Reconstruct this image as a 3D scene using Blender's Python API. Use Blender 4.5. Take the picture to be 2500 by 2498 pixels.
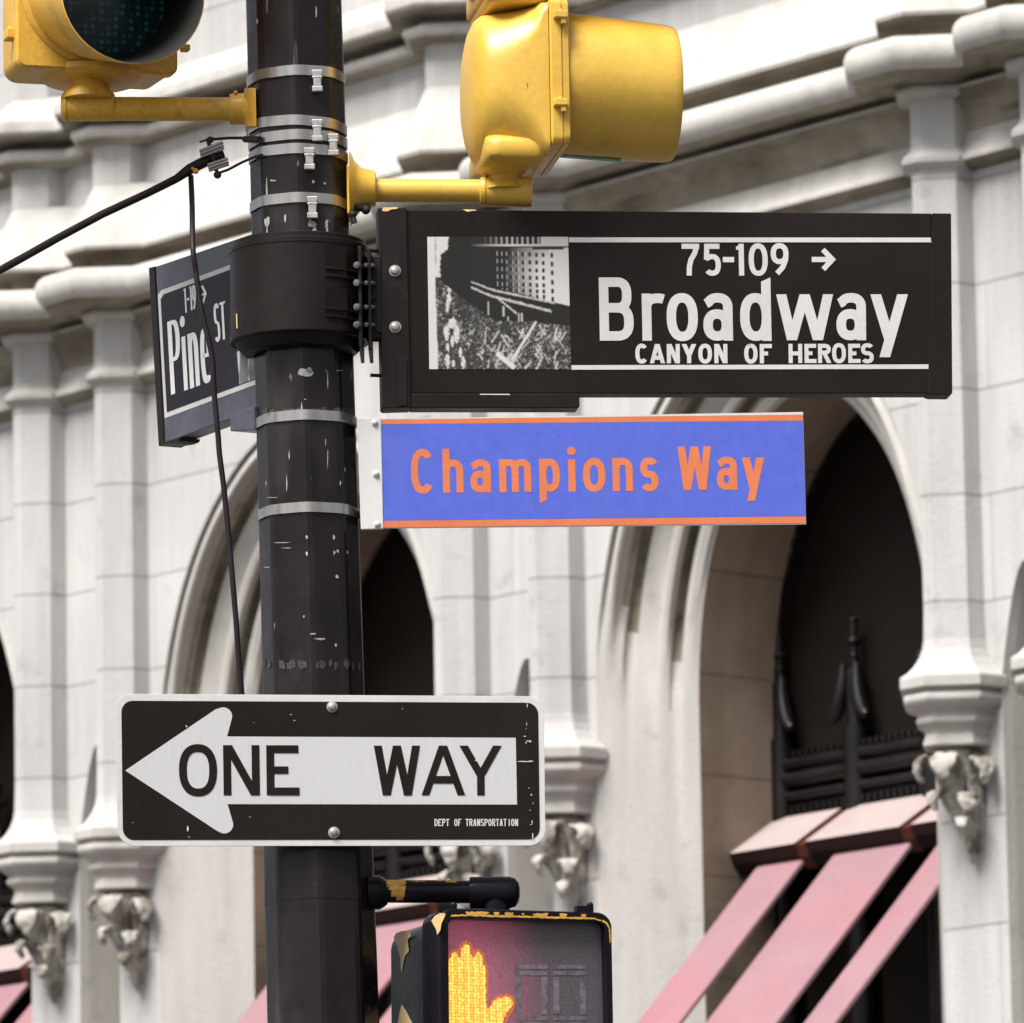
import bpy, bmesh, random
import numpy as np
from math import sin, cos, tan, pi, radians, sqrt, atan, atan2, floor
from mathutils import Vector, Matrix

for o in list(bpy.data.objects):
    bpy.data.objects.remove(o, do_unlink=True)
SC = bpy.context.scene
COL = SC.collection
random.seed(7)
RNG = np.random.default_rng(7)

# ------------------------------------------------------------------ camera
FL = 7.0                      # focal length in frame widths
PITCH, ROLL, EYE = atan(1.22 / 7), radians(1.0), 1.6
_f = np.array([0, cos(PITCH), sin(PITCH)])
_r0, _u0 = np.array([1.0, 0, 0]), np.array([0, -sin(PITCH), cos(PITCH)])
_R = cos(ROLL) * _r0 - sin(ROLL) * _u0
_U = sin(ROLL) * _r0 + cos(ROLL) * _u0
_C = np.array([0, 0, EYE])
cam_d = bpy.data.cameras.new("camera")
cam = bpy.data.objects.new("camera", cam_d)
COL.objects.link(cam)
cam_d.sensor_fit = 'HORIZONTAL'
cam_d.sensor_width = 36
cam_d.lens = 36 * FL
cam_d.clip_start, cam_d.clip_end = 0.5, 1000
M = Matrix(((_R[0], _U[0], -_f[0], 0), (_R[1], _U[1], -_f[1], 0), (_R[2], _U[2], -_f[2], EYE), (0, 0, 0, 1)))
cam.matrix_world = M
cam_d.dof.use_dof = True
cam_d.dof.focus_distance = 15.45
cam_d.dof.aperture_fstop = 13.5
SC.camera = cam

# ------------------------------------------------------------------ sky, sun, exposure
SUN_EL, SUN_AZ = radians(57), radians(219)      # azimuth clockwise from +Y (the sun is behind and left of the camera)
w = bpy.data.worlds.new("World")
SC.world = w
w.use_nodes = True
nt = w.node_tree
bg = nt.nodes["Background"]
sky = nt.nodes.new("ShaderNodeTexSky")
sky.sky_type = 'NISHITA'
sky.sun_disc = False
sky.sun_elevation = SUN_EL
sky.sun_rotation = SUN_AZ
sky.dust_density = 4.0
hs = nt.nodes.new("ShaderNodeHueSaturation")
hs.inputs['Saturation'].default_value = 0.30
nt.links.new(sky.outputs[0], hs.inputs['Color'])
nt.links.new(hs.outputs[0], bg.inputs[0])
bg.inputs[1].default_value = 0.065
sun_d = bpy.data.lights.new("sun", 'SUN')
sun_d.energy = 2.7
sun_d.angle = radians(28)
sun_d.color = (1.0, 0.97, 0.93)
sun = bpy.data.objects.new("sun", sun_d)
COL.objects.link(sun)
_sd = Vector((sin(SUN_AZ) * cos(SUN_EL), cos(SUN_AZ) * cos(SUN_EL), sin(SUN_EL)))
sun.rotation_euler = _sd.to_track_quat('Z', 'Y').to_euler()
sun.location = (-20, -20, 40)
SC.view_settings.view_transform = 'Standard'
SC.view_settings.look = 'None'
SC.view_settings.gamma = 1
SC.view_settings.exposure = 1.17
SC.render.engine = 'CYCLES'

# ------------------------------------------------------------------ geometry helpers
def ray(px, py):
    return _f + _R * (px - 1250) / (2500 * FL) - _U * (py - 1249) / (2500 * FL)
def at(px, py, Y):
    v = ray(px, py)
    return Vector(_C + v * Y / v[1])
Y0 = 15.26                    # distance of the pole
PX = 0.000886                 # metres per photo pixel at the pole

class Plane:                  # a vertical plane (a sign face) turned by yaw about its point
    def __init__(s, p, yaw):
        s.p = np.array(p)
        s.t = np.array([cos(yaw), sin(yaw), 0])
        s.n = np.array([sin(yaw), -cos(yaw), 0])
    def on(s, px, py, off=0.0):
        v = ray(px, py)
        k = np.dot(s.p - _C, s.n) / np.dot(v, s.n)
        return Vector(_C + v * k + s.n * off)

class MB:
    def __init__(s):
        s.v, s.f, s.m = [], [], []
    def add(s, vs, fs, mi=0):
        n = len(s.v)
        s.v += [tuple(v) for v in vs]
        s.f += [tuple(i + n for i in f) for f in fs]
        s.m += [mi] * len(fs)
        return s
    def poly(s, pts, mi=0):
        return s.add(pts, [tuple(range(len(pts)))], mi)
    def prism(s, pts, vec, mi=0):
        pts = [Vector(p) for p in pts]
        vec = Vector(vec)
        n = len(pts)
        return s.add(pts + [p + vec for p in pts],
                     [tuple(range(n)), tuple(range(2 * n - 1, n - 1, -1))] +
                     [(i, i + n, (i + 1) % n + n, (i + 1) % n) for i in range(n)], mi)
    def box(s, c, h, ax=None, mi=0):
        c = Vector(c)
        X, Y, Z = ax if ax else (Vector((1, 0, 0)), Vector((0, 1, 0)), Vector((0, 0, 1)))
        X, Y, Z = Vector(X), Vector(Y), Vector(Z)
        pts = [c - X * h[0] - Y * h[1] - Z * h[2], c + X * h[0] - Y * h[1] - Z * h[2],
               c + X * h[0] + Y * h[1] - Z * h[2], c - X * h[0] + Y * h[1] - Z * h[2]]
        return s.prism(pts, Z * 2 * h[2], mi)
    def rings(s, rings, caps=(True, True), closed=True, mi=0):
        k = len(rings[0])
        vs = [p for r in rings for p in r]
        fs = []
        for i in range(len(rings) - 1):
            for j in range(k if closed else k - 1):
                a, b = i * k + j, i * k + (j + 1) % k
                fs.append((a, b, b + k, a + k))
        if caps[0]:
            fs.append(tuple(range(k - 1, -1, -1)))
        if caps[1]:
            fs.append(tuple((len(rings) - 1) * k + j for j in range(k)))
        return s.add(vs, fs, mi)
    def tube(s, path, r, n=12, mi=0, caps=(True, True)):
        path = [Vector(p) for p in path]
        rr = r if isinstance(r, (list, tuple)) else [r] * len(path)
        rings = []
        up = None
        for i, p in enumerate(path):
            d = (path[min(i + 1, len(path) - 1)] - path[max(i - 1, 0)]).normalized()
            if up is None:
                up = d.orthogonal().normalized()
            up = (up - d * up.dot(d)).normalized()
            q = d.cross(up)
            rings.append([p + (up * cos(2 * pi * j / n) + q * sin(2 * pi * j / n)) * rr[i] for j in range(n)])
        return s.rings(rings, caps, mi=mi)
    def revolve(s, o, ax, prof, n=32, mi=0, caps=(True, True)):   # prof: (distance along axis, radius)
        o, ax = Vector(o), Vector(ax).normalized()
        return s.tube2(o, ax, prof, n, mi, caps)
    def tube2(s, o, ax, prof, n, mi, caps):
        u = ax.cross(Vector((0, 0, 1)))
        if u.length < 1e-3:
            u = Vector((1, 0, 0))
        u.normalize()
        q = ax.cross(u)
        rings = [[o + ax * t + (u * cos(2 * pi * j / n) + q * sin(2 * pi * j / n)) * r for j in range(n)] for t, r in prof]
        return s.rings(rings, caps, mi=mi)
    def ball(s, c, r, n=10, mi=0, sc=(1, 1, 1)):
        c = Vector(c)
        rings = []
        for i in range(1, n):
            a = -pi / 2 + pi * i / n
            rings.append([c + Vector((cos(a) * cos(2 * pi * j / (2 * n)) * sc[0], cos(a) * sin(2 * pi * j / (2 * n)) * sc[1], sin(a) * sc[2])) * r for j in range(2 * n)])
        return s.rings(rings, mi=mi)
    def build(s, name, mats, parent=None, smooth=None, bevel=0, local=False, seg=2, normals=True):
        if not isinstance(mats, (list, tuple)):
            mats = [mats]
        me = bpy.data.meshes.new(name)
        o = bpy.data.objects.new(name, me)
        COL.objects.link(o)
        V = np.array(s.v, dtype=float)
        if parent is not None:
            o.parent = parent
            if not local:
                V = V - np.array(WL[parent.name_full])
            WL[o.name_full] = WL[parent.name_full]
        else:
            c = V.mean(axis=0)
            o.location = c
            V = V - c
            WL[o.name_full] = tuple(c)
        me.from_pydata([tuple(v) for v in V], [], s.f)
        for m in mats:
            me.materials.append(m)
        me.polygons.foreach_set("material_index", s.m)
        if normals:
            bm = bmesh.new()
            bm.from_mesh(me)
            bmesh.ops.remove_doubles(bm, verts=bm.verts, dist=1e-6)
            bmesh.ops.recalc_face_normals(bm, faces=bm.faces)
            bm.to_mesh(me)
            bm.free()
        if smooth is not None:
            me.shade_smooth()
            md = o.modifiers.new("es", 'EDGE_SPLIT')
            md.split_angle = radians(smooth)
        if bevel:
            b = o.modifiers.new("bv", 'BEVEL')
            b.width, b.segments, b.limit_method, b.angle_limit = bevel, seg, 'ANGLE', radians(40)
            b.harden_normals = False
        return o
WL = {}
def thing(name, label, cat, loc=(0, 0, 0), rotz=0, group=None):
    o = bpy.data.objects.new(name, None)
    COL.objects.link(o)
    o.empty_display_size = 0.1
    o.location = loc
    o.rotation_euler = (0, 0, rotz)
    WL[o.name_full] = tuple(loc)
    return tag(o, label, cat, group)
def tag(o, label, cat, group=None):
    o["label"], o["category"] = label, cat
    if group:
        o["group"] = group
    return o
def struct(o):
    o["kind"] = "structure"
    return o
def copy_tree(o, parent=None):
    c = o.copy()
    COL.objects.link(c)
    c.parent = parent
    for ch in list(o.children):
        copy_tree(ch, c)
    return c

# ------------------------------------------------------------------ materials
def pm(name, base, rough=0.5, metal=0.0, var=0.12, scale=6.0, spec=0.5, bump=0.0, bscale=40.0,
       chips=None, stretch=(1, 1, 1), fine=0.0):
    """principled with broad tone variation, fine grain and optional chips = list of (colour, scale, threshold, stretch, softness)"""
    m = bpy.data.materials.new(name)
    m.use_nodes = True
    t = m.node_tree
    N, L = t.nodes, t.links
    b = N["Principled BSDF"]
    b.inputs['Roughness'].default_value = rough
    b.inputs['Metallic'].default_value = metal
    b.inputs['Specular IOR Level'].default_value = spec
    tc = N.new("ShaderNodeTexCoord")
    mp = N.new("ShaderNodeMapping")
    mp.inputs['Scale'].default_value = stretch
    L.new(tc.outputs['Object'], mp.inputs[0])
    def noise(sc, det=5, vec=None):
        n = N.new("ShaderNodeTexNoise")
        n.inputs['Scale'].default_value = sc
        n.inputs['Detail'].default_value = det
        L.new(vec or mp.outputs[0], n.inputs['Vector'])
        return n
    n1 = noise(scale)
    n2 = noise(scale * 14, 3)
    def rng(src, a, bb, lo, hi):
        r = N.new("ShaderNodeMapRange")
        r.inputs['From Min'].default_value, r.inputs['From Max'].default_value = a, bb
        r.inputs['To Min'].default_value, r.inputs['To Max'].default_value = lo, hi
        L.new(src, r.inputs['Value'])
        return r.outputs[0]
    v1 = rng(n1.outputs[0], 0.3, 0.7, 1 - var, 1 + var)
    v2 = rng(n2.outputs[0], 0.3, 0.7, 1 - fine, 1 + fine)
    mu = N.new("ShaderNodeMath"); mu.operation = 'MULTIPLY'
    L.new(v1, mu.inputs[0]); L.new(v2, mu.inputs[1])
    hv = N.new("ShaderNodeHueSaturation")
    hv.inputs['Color'].default_value = (*base, 1)
    L.new(mu.outputs[0], hv.inputs['Value'])
    col = hv.outputs[0]
    for (cc, cs, th, st, so) in (chips or []):
        m2 = N.new("ShaderNodeMapping")
        m2.inputs['Scale'].default_value = st
        m2.inputs['Location'].default_value = (cs * 0.37, cs * 0.11, cs * 0.05)
        L.new(tc.outputs['Object'], m2.inputs[0])
        nn = noise(cs, 4, m2.outputs[0])
        mask = rng(nn.outputs[0], th, th + so, 0, 1)
        mx = N.new("ShaderNodeMix"); mx.data_type = 'RGBA'
        L.new(mask, mx.inputs[0]); L.new(col, mx.inputs[6])
        mx.inputs[7].default_value = (*cc, 1)
        col = mx.outputs[2]
    L.new(col, b.inputs['Base Color'])
    rr = rng(n1.outputs[0], 0.3, 0.7, max(0.02, rough - 0.08), min(1, rough + 0.08))
    L.new(rr, b.inputs['Roughness'])
    if bump:
        nb = noise(bscale, 6)
        bp = N.new("ShaderNodeBump")
        bp.inputs['Strength'].default_value = bump
        bp.inputs['Distance'].default_value = 0.01
        L.new(nb.outputs[0], bp.inputs['Height'])
        L.new(bp.outputs[0], b.inputs['Normal'])
    return m

def stone(name, base, joints=True, verticals=False, rough=0.85, shade_patches=None):
    """pale cut stone: soft mottling, rain streaks, thin grey joints (object x along the wall, z up)"""
    m = bpy.data.materials.new(name)
    m.use_nodes = True
    t = m.node_tree
    N, L = t.nodes, t.links
    b = N["Principled BSDF"]
    b.inputs['Roughness'].default_value = rough
    b.inputs['Specular IOR Level'].default_value = 0.2
    tc = N.new("ShaderNodeTexCoord")
    def noise(sc, det, st):
        mp = N.new("ShaderNodeMapping"); mp.inputs['Scale'].default_value = st
        L.new(tc.outputs['Object'], mp.inputs[0])
        n = N.new("ShaderNodeTexNoise"); n.inputs['Scale'].default_value = sc; n.inputs['Detail'].default_value = det
        L.new(mp.outputs[0], n.inputs['Vector'])
        return n.outputs[0]
    def rng(src, a, bb, lo, hi):
        r = N.new("ShaderNodeMapRange")
        r.inputs['From Min'].default_value, r.inputs['From Max'].default_value = a, bb
        r.inputs['To Min'].default_value, r.inputs['To Max'].default_value = lo, hi
        L.new(src, r.inputs['Value'])
        return r.outputs[0]
    def mul(a, c):
        k = N.new("ShaderNodeMath"); k.operation = 'MULTIPLY'
        L.new(a, k.inputs[0]); L.new(c, k.inputs[1])
        return k.outputs[0]
    val = mul(rng(noise(1.1, 6, (1, 1, 1)), .3, .7, .93, 1.05), rng(noise(2.2, 5, (5, 5, .5)), .35, .72, 1.04, .88))
    val = mul(val, rng(noise(60, 3, (1, 1, 1)), .3, .7, .96, 1.03))
    val = mul(val, rng(noise(7, 6, (1, 1, 1)), .60, .76, 1.0, .80))
    sep = N.new("ShaderNodeSeparateXYZ")
    L.new(tc.outputs['Object'], sep.inputs[0])
    def math(op, a, c):
        k = N.new("ShaderNodeMath"); k.operation = op
        for i, q in enumerate((a, c)):
            if isinstance(q, (int, float)):
                k.inputs[i].default_value = q
            else:
                L.new(q, k.inputs[i])
        return k.outputs[0]
    hsv = N.new("ShaderNodeHueSaturation")
    hsv.inputs['Color'].default_value = (*base, 1)
    if joints:
        zz = math('DIVIDE', math('SUBTRACT', sep.outputs[2], 7.125), 0.48)
        fr = math('FRACT', zz, 0)
        dj = math('MINIMUM', fr, math('SUBTRACT', 1.0, fr))
        jm = rng(dj, 0.007, 0.020, .64, 1.0)
        val = mul(val, jm)
        # every course gets its own slight tone
        wn = N.new("ShaderNodeTexWhiteNoise"); wn.noise_dimensions = '2D'
        cx = N.new("ShaderNodeCombineXYZ")
        xs = math('DIVIDE', math('ADD', sep.outputs[0], math('MULTIPLY', math('FLOOR', zz, 0), 0.47)), 0.95)
        L.new(math('FLOOR', xs, 0), cx.inputs[0]); L.new(math('FLOOR', zz, 0), cx.inputs[1])
        L.new(cx.outputs[0], wn.inputs['Vector'])
        val = mul(val, rng(wn.outputs[0], 0, 1, .95, 1.03))
        if verticals:
            fx = math('FRACT', xs, 0)
            dx = math('MINIMUM', fx, math('SUBTRACT', 1.0, fx))
            val = mul(val, rng(dx, 0.003, 0.009, .84, 1.0))
    L.new(val, hsv.inputs['Value'])
    out = hsv.outputs[0]
    for (cc, sc_, st_, lo, hi, amt) in (shade_patches or []):  # dark noise patches that put recess shade into the stone colour
        mx = N.new("ShaderNodeMix"); mx.data_type = 'RGBA'
        L.new(rng(noise(sc_, 6, st_), lo, hi, 0, amt), mx.inputs[0])
        L.new(out, mx.inputs[6])
        mx.inputs[7].default_value = (*cc, 1)
        out = mx.outputs[2]
    L.new(out, b.inputs['Base Color'])
    bp = N.new("ShaderNodeBump"); bp.inputs['Strength'].default_value = 0.25; bp.inputs['Distance'].default_value = 0.01
    L.new(noise(45, 6, (1, 1, 1)), bp.inputs['Height'])
    L.new(bp.outputs[0], b.inputs['Normal'])
    return m

ST = (0.485, 0.475, 0.464)
M_stone = stone("pale_stone", ST, True, True)
M_pier = stone("pale_stone_pilaster", ST, True, False)
M_trim = stone("pale_stone_trim", (0.47, 0.45, 0.425), False)
SHADE_TONE = (0.085, 0.066, 0.042)
M_carve = stone("carved_stone", (0.43, 0.405, 0.37), False, shade_patches=[(SHADE_TONE, 9, (1, 1, 1), .46, .64, .82)])  # dark patches paint the shade of the carving's undercuts
M_shaded = stone("shaded_hollow_stone", (0.33, 0.295, 0.24), False, shade_patches=[(SHADE_TONE, 3.0, (.45, 1, 1.6), .40, .68, .80), ((.03, .022, .015), 9, (.3, 1, 2), .58, .75, .6)])  # shade of the cornice hollows and moulding grooves, painted as darker stone
M_reveal = stone("shaded_reveal_stone", (0.27, 0.215, 0.16), True, False, shade_patches=[((.085, .06, .038), 1.6, (1, 1, .8), .42, .68, .70)])  # reveals turned from the light: their shade is painted in as brown
M_iron = pm("black_iron", (0.0085, 0.007, 0.0075), 0.36, 0.0, .2, 5, spec=.28)
M_pane = pm("dark_pane", (0.012, 0.009, 0.0075), 0.5, 0, .1, 2, spec=.12)
M_pole = pm("black_pole_paint", (0.0115, 0.0078, 0.0088), 0.30, 0, .30, 7, spec=.28, bump=.12, bscale=18,
            chips=[((.040, .035, .035), 5, .60, (1, 1, .35), .12), ((.020, .015, .017), 9, .54, (1, 1, .3), .14), ((.36, .34, .33), 26, .745, (1.4, 1.4, .55), .02), ((.20, .185, .18), 48, .73, (1, 1, .35), .02), ((.35, .33, .31), 16, .79, (1, 1, 3.5), .015), ((.10, .085, .08), 60, .70, (1, 1, .1), .05)])
M_black = pm("black_sign_enamel", (0.0120, 0.0078, 0.0066), 0.45, 0, .12, 4, spec=.16, fine=.1,
             chips=[((.22, .20, .18), 60, .80, (1, 1, 1), .01)])
M_frame = pm("black_frame_paint", (0.0118, 0.0084, 0.0074), 0.42, 0, .2, 5, spec=.20, fine=.1,
             chips=[((.028, .024, .027), 9, .66, (1, 1, 1), .1), ((.30, .26, .16), 70, .80, (1, 1, 1), .01)])
M_bluegrey = pm("weathered_skylit_frame", (0.084, 0.080, 0.108), 0.35, .0, .25, 7, spec=.4, fine=.15,  # black frame; the grazing sky reflection is put into its base colour
                chips=[((.035, .03, .04), 10, .60, (1, 1, 1), .15), ((.4, .38, .36), 55, .79, (2, 2, .6), .01)])
M_pine = pm("dark_blue_black_sheet", (0.015, 0.011, 0.018), 0.40, 0, .2, 5, spec=.2, fine=.15)
M_white = pm("white_sheeting", (0.57, 0.56, 0.545), 0.5, 0, .07, 7, spec=.3, fine=.04, chips=[((.40, .385, .36), 30, .72, (1, 1, 1), .05)])
M_white2 = pm("white_reflective_sheet", (0.53, 0.52, 0.53), 0.45, 0, .03, 18, spec=.3, stretch=(12, 1, 1))
M_alu = pm("bare_aluminium", (0.60, 0.59, 0.58), 0.5, .15, .05, 8, spec=.4)
M_steel = pm("stainless_steel", (0.42, 0.40, 0.385), 0.26, .85, .25, 30, stretch=(1, 1, .2),
             chips=[((.42, .25, .10), 16, .64, (1, 1, 1), .1)])
M_bolt = pm("zinc_bolt", (0.40, 0.385, 0.37), 0.38, .55, .15, 60)
M_blue = pm("blue_sheeting", (0.078, 0.116, 0.52), 0.5, 0, .04, 36, spec=.3, fine=.16, stretch=(1, 1, 1), chips=[((.10, .13, .48), 4, .60, (3, 3, .6), .2)])
M_orange = pm("orange_vinyl", (0.60, 0.168, 0.068), 0.5, 0, .06, 14, spec=.3, fine=.06)
M_yellow = pm("traffic_yellow", (0.68, 0.415, 0.060), 0.38, 0, .08, 5, spec=.55, fine=.06, bump=.04, bscale=30,
              chips=[((.50, .27, .03), 5, .56, (1, 1, .5), .25), ((.12, .07, .02), 75, .735, (1, 1, 1), .02), ((.14, .08, .03), 26, .74, (1.5, 1.5, .5), .03)])
M_yellow2 = pm("old_yellow", (0.66, 0.375, 0.055), 0.42, 0, .15, 7, spec=.4, fine=.1,
               chips=[((.20, .10, .02), 8, .58, (1, 1, 1), .2), ((.06, .04, .02), 50, .72, (1, 1, 1), .03)])
M_dirt = pm("grimy_yellow", (0.22, 0.12, 0.03), 0.6, 0, .3, 20, chips=[((.05, .03, .015), 25, .5, (1, 1, 1), .2)])
M_visor_in = pm("flat_black_inside", (0.016, 0.016, 0.014), 0.7, 0, .1, 8, spec=.2)
M_chipyel = pm("exposed_yellow_primer", (0.62, 0.33, 0.05), 0.45, 0, .15, 14, fine=.08)
M_chippale = pm("exposed_pale_primer", (0.74, 0.52, 0.24), 0.5, 0, .15, 14, fine=.08)
M_glossblack = pm("gloss_black_paint", (0.009, 0.0075, 0.011), 0.24, 0, .2, 8, spec=.13, bump=.08, bscale=30,
                  chips=[((.62, .33, .05), 22, .735, (1, 1, 1), .01)])
M_cable = pm("black_cable", (0.015, 0.011, 0.012), 0.45, 0, .2, 20, spec=.25, chips=[((.35, .33, .28), 30, .76, (1, 1, 1), .01)])
M_rubber = pm("black_rubber", (0.014, 0.012, 0.012), 0.6, 0, .2, 20, chips=[((.35, .24, .06), 24, .70, (1, 1, 1), .02)])
M_awn = pm("faded_red_canvas", (0.285, 0.168, 0.188), 0.8, 0, .06, 3, spec=.1, fine=.05, bump=.1, bscale=9, chips=[((.34, .135, .155), 1.3, .44, (1, 1, 1), .40)])
M_awntop = pm("sun_bleached_canvas", (0.37, 0.300, 0.292), 0.75, 0, .05, 3, spec=.15, fine=.03)
M_awnred = pm("dark_red_metal", (0.075, 0.018, 0.010), 0.6, 0, .15, 6, spec=.2)
M_awndark = pm("maroon_valance", (0.016, 0.006, 0.005), 0.7, 0, .15, 6, spec=.15)
M_boltdark = pm("weathered_bolt", (0.16, 0.15, 0.145), 0.4, .5, .25, 60)
M_paper = pm("torn_paper", (0.38, 0.365, 0.35), 0.8, 0, .2, 60)
M_worn = pm("scraped_sheet", (0.16, 0.15, 0.16), 0.5, 0, .3, 20,
            chips=[((.55, .54, .52), 34, .50, (1, 1, .22), .05)])
M_asphalt = pm("asphalt", (0.05, 0.05, 0.052), 0.9, 0, .2, 2, fine=.3)
M_pave = pm("concrete_paving", (0.17, 0.165, 0.155), 0.85, 0, .15, 1.5, fine=.1)
M_line = pm("road_paint", (0.6, 0.6, 0.57), 0.7, 0, .2, 5)

# ------------------------------------------------------------------ ground, road, pavements
g = MB().poly([(-300, -200, -0.12), (300, -200, -0.12), (300, 400, -0.12), (-300, 400, -0.12)])
struct(g.build("ground", M_asphalt))
E2 = Vector((cos(radians(-50)), sin(radians(-50)), 0))     # along the facade, towards the right
N2 = Vector((-cos(radians(40)), -sin(radians(40)), 0))     # out of the facade
P0 = Vector((0, 34, 0))
def W(s_, d_, z_):
    return P0 + E2 * s_ + N2 * d_ + Vector((0, 0, z_))
g = MB().prism([W(-60, 0, -.3), W(60, 0, -.3), W(60, 4.5, -.3), W(-60, 4.5, -.3)], (0, 0, .3))
struct(g.build("far_pavement", M_pave, bevel=.02))
g = MB().prism([W(-60, 15.2, -.3), W(14, 15.2, -.3), W(14, 40, -.3), W(-60, 40, -.3)], (0, 0, .3))
struct(g.build("near_pavement", M_pave, bevel=.02))
g = MB()
for k in range(-14, 14):
    g.poly([W(k * 4, 9.8, -.116), W(k * 4 + 2, 9.8, -.116), W(k * 4 + 2, 9.95, -.116), W(k * 4, 9.95, -.116)])
struct(g.build("road_markings", M_line))

# ------------------------------------------------------------------ the stone building
BLD = thing("stone_building", "pale gothic stone building with tall arched windows behind the signs", "building", tuple(P0), radians(-50))
def L(s_, d_, z_):            # local building coordinates: along, out of the wall, up
    return (s_, -d_, z_)
PITCHB = 3.437
A0S, B0S, ARC = 3.117, 3.827, 1.765
HA, ZS, HB = 1.17, 6.47, 1.74        # outer arch: half width, springing, rise
def arch_pts(inset, n=40, zlow=None):
    """left foot to right foot of an arch inset by that much; includes straight jambs down to zlow"""
    a, b = HA - inset, HB - inset
    pts = []
    if zlow is not None:
        for k in range(14):
            pts.append((-a, zlow + (ZS - zlow) * k / 14))
    for i in range(n + 1):
        th = pi - pi * i / n
        x = a * cos(th)
        z = ZS + b * (abs(sin(th)) ** 0.94) + 0.05 * max(0, 1 - abs(x) / (a * .55))
        pts.append((x, z))
    if zlow is not None:
        for k in range(13, -1, -1):
            pts.append((a, zlow + (ZS - zlow) * k / 14))
    return pts
ZTOP = 13.0
wall = MB()
def strip_over(cx, pts, ztop):
    for (x0, z0), (x1, z1) in zip(pts[:-1], pts[1:]):
        if x1 - x0 > 1e-6:
            wall.poly([L(cx + x0, 0, z0), L(cx + x1, 0, z1), L(cx + x1, 0, ztop), L(cx + x0, 0, ztop)])
KS = [-3, -2, -1, 0, 1, 2]
NW, NZ, NT = .17, 6.28, 6.80        # niche half width, springing, tip
def niche_pts():
    pts = []
    for i in range(13):
        u = i / 12
        pts.append((-NW + NW * (1 - (1 - u) ** 1.0) , NZ + (NT - NZ) * sin(u * pi / 2) ** 0.9))
    return pts + [(-x, z) for x, z in pts[-2::-1]]
for k in KS:
    cx = ARC + PITCHB * k
    strip_over(cx, arch_pts(0), ZTOP)
    pl, pr = cx + HA, cx + PITCHB - HA           # pier right of this arch
    nc = A0S + PITCHB * k + .41
    wall.poly([L(pl, 0, 0), L(nc - NW, 0, 0), L(nc - NW, 0, ZTOP), L(pl, 0, ZTOP)])
    wall.poly([L(nc + NW, 0, 0), L(pr, 0, 0), L(pr, 0, ZTOP), L(nc + NW, 0, ZTOP)])
    strip_over(nc, niche_pts(), ZTOP)
wall.build("wall", M_stone, BLD, local=True, normals=False)

# splayed, moulded jambs and arches
CH = 0.516                    # length of the splay in plan (45 degrees)
PROF = [(0, 0), (.004, -.035), (.022, -.042), (.030, -.012), (.036, .022), (.050, .036), (.066, .030), (.078, .004), (.086, -.03), (.105, -.06), (.13, -.066),
        (.142, -.075), (.150, -.12), (.170, -.135), (.19, -.105), (.200, -.07), (.300, -.050), (.306, -.015), (.325, .018), (.350, .020), (.370, -.01),
        (.376, -.085), (.400, -.105), (.425, -.075), (.432, -.02), (.452, .012), (.490, .014), (.51, .0), (CH, 0)]
def surround(k):
    cx = ARC + PITCHB * k
    rings, BL = [], []
    n = len(arch_pts(0, 44, 0))
    cols = [arch_pts(0, 44, 0), arch_pts(.365, 44, 0)]
    for i in range(n):
        (xo, zo), (xi, zi) = cols[0][i], cols[1][i]
        zm = (zo + zi) / 2
        bl = min(1, max(0, (zm - 6.55) / .75))
        bl = bl * bl * (3 - 2 * bl)
        v = Vector((xi - xo, zi - zo))
        v = v.normalized() if v.length > 1e-6 else Vector((0, -1))
        ring, blr = [], []
        BL.append(blr)
        for t, h in PROF:
            u = t / CH
            # deeper mouldings die lower down the jamb than the small outer ones
            bb = bl if t < .14 else min(1, max(0, (zm - (6.42 if t < .21 else 6.36)) / .9))
            bb = bb * bb * (3 - 2 * bb)
            hh = h * bb
            blr.append(bb)
            q = Vector((xi - xo, zi - zo)).length * u + hh * .7071
            ring.append(L(cx + xo + v.x * q, -.325 * u + hh * .7071, zo + v.y * q))
        rings.append(ring)
    mb = MB()
    cols_ = list(zip(*rings))
    for i in range(len(PROF) - 1):
        deep = PROF[i][1] < -.045 and PROF[i + 1][1] < -.045 and PROF[i][0] not in (.200,)  # deep grooves take the stone with shade painted in
        for q in range(len(rings) - 1):
            so = int(deep and min(BL[q][i], BL[q][i + 1]) > .30)
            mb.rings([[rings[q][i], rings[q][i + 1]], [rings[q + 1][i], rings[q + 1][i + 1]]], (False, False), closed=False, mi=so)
    mb.build("arch_moulding", [M_trim, M_shaded], BLD, smooth=35, local=True)
    ri = MB()
    inn = arch_pts(.365, 44, 0)
    ri.rings([[L(cx + x, -.325, z) for x, z in inn], [L(cx + x, -.82, z) for x, z in inn]], (False, False), closed=False)
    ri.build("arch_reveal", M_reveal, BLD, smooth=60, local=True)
for k in KS:
    surround(k)

# niches between paired pilasters
for k in KS:
    nc = A0S + PITCHB * k + .41
    pts = [(-NW, 0)] + niche_pts() + [(NW, 0)]
    mb = MB().rings([[L(nc + x, 0, z) for x, z in pts], [L(nc + x * .94, -.05, z - .02) for x, z in pts], [L(nc + x * .82, -.30, z - .05) for x, z in pts]], (False, False), closed=False)
    mb.poly([L(nc + x * .82, -.30, z - .05) for x, z in pts])
    mb.build("niche", M_trim, BLD, local=True)

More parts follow.
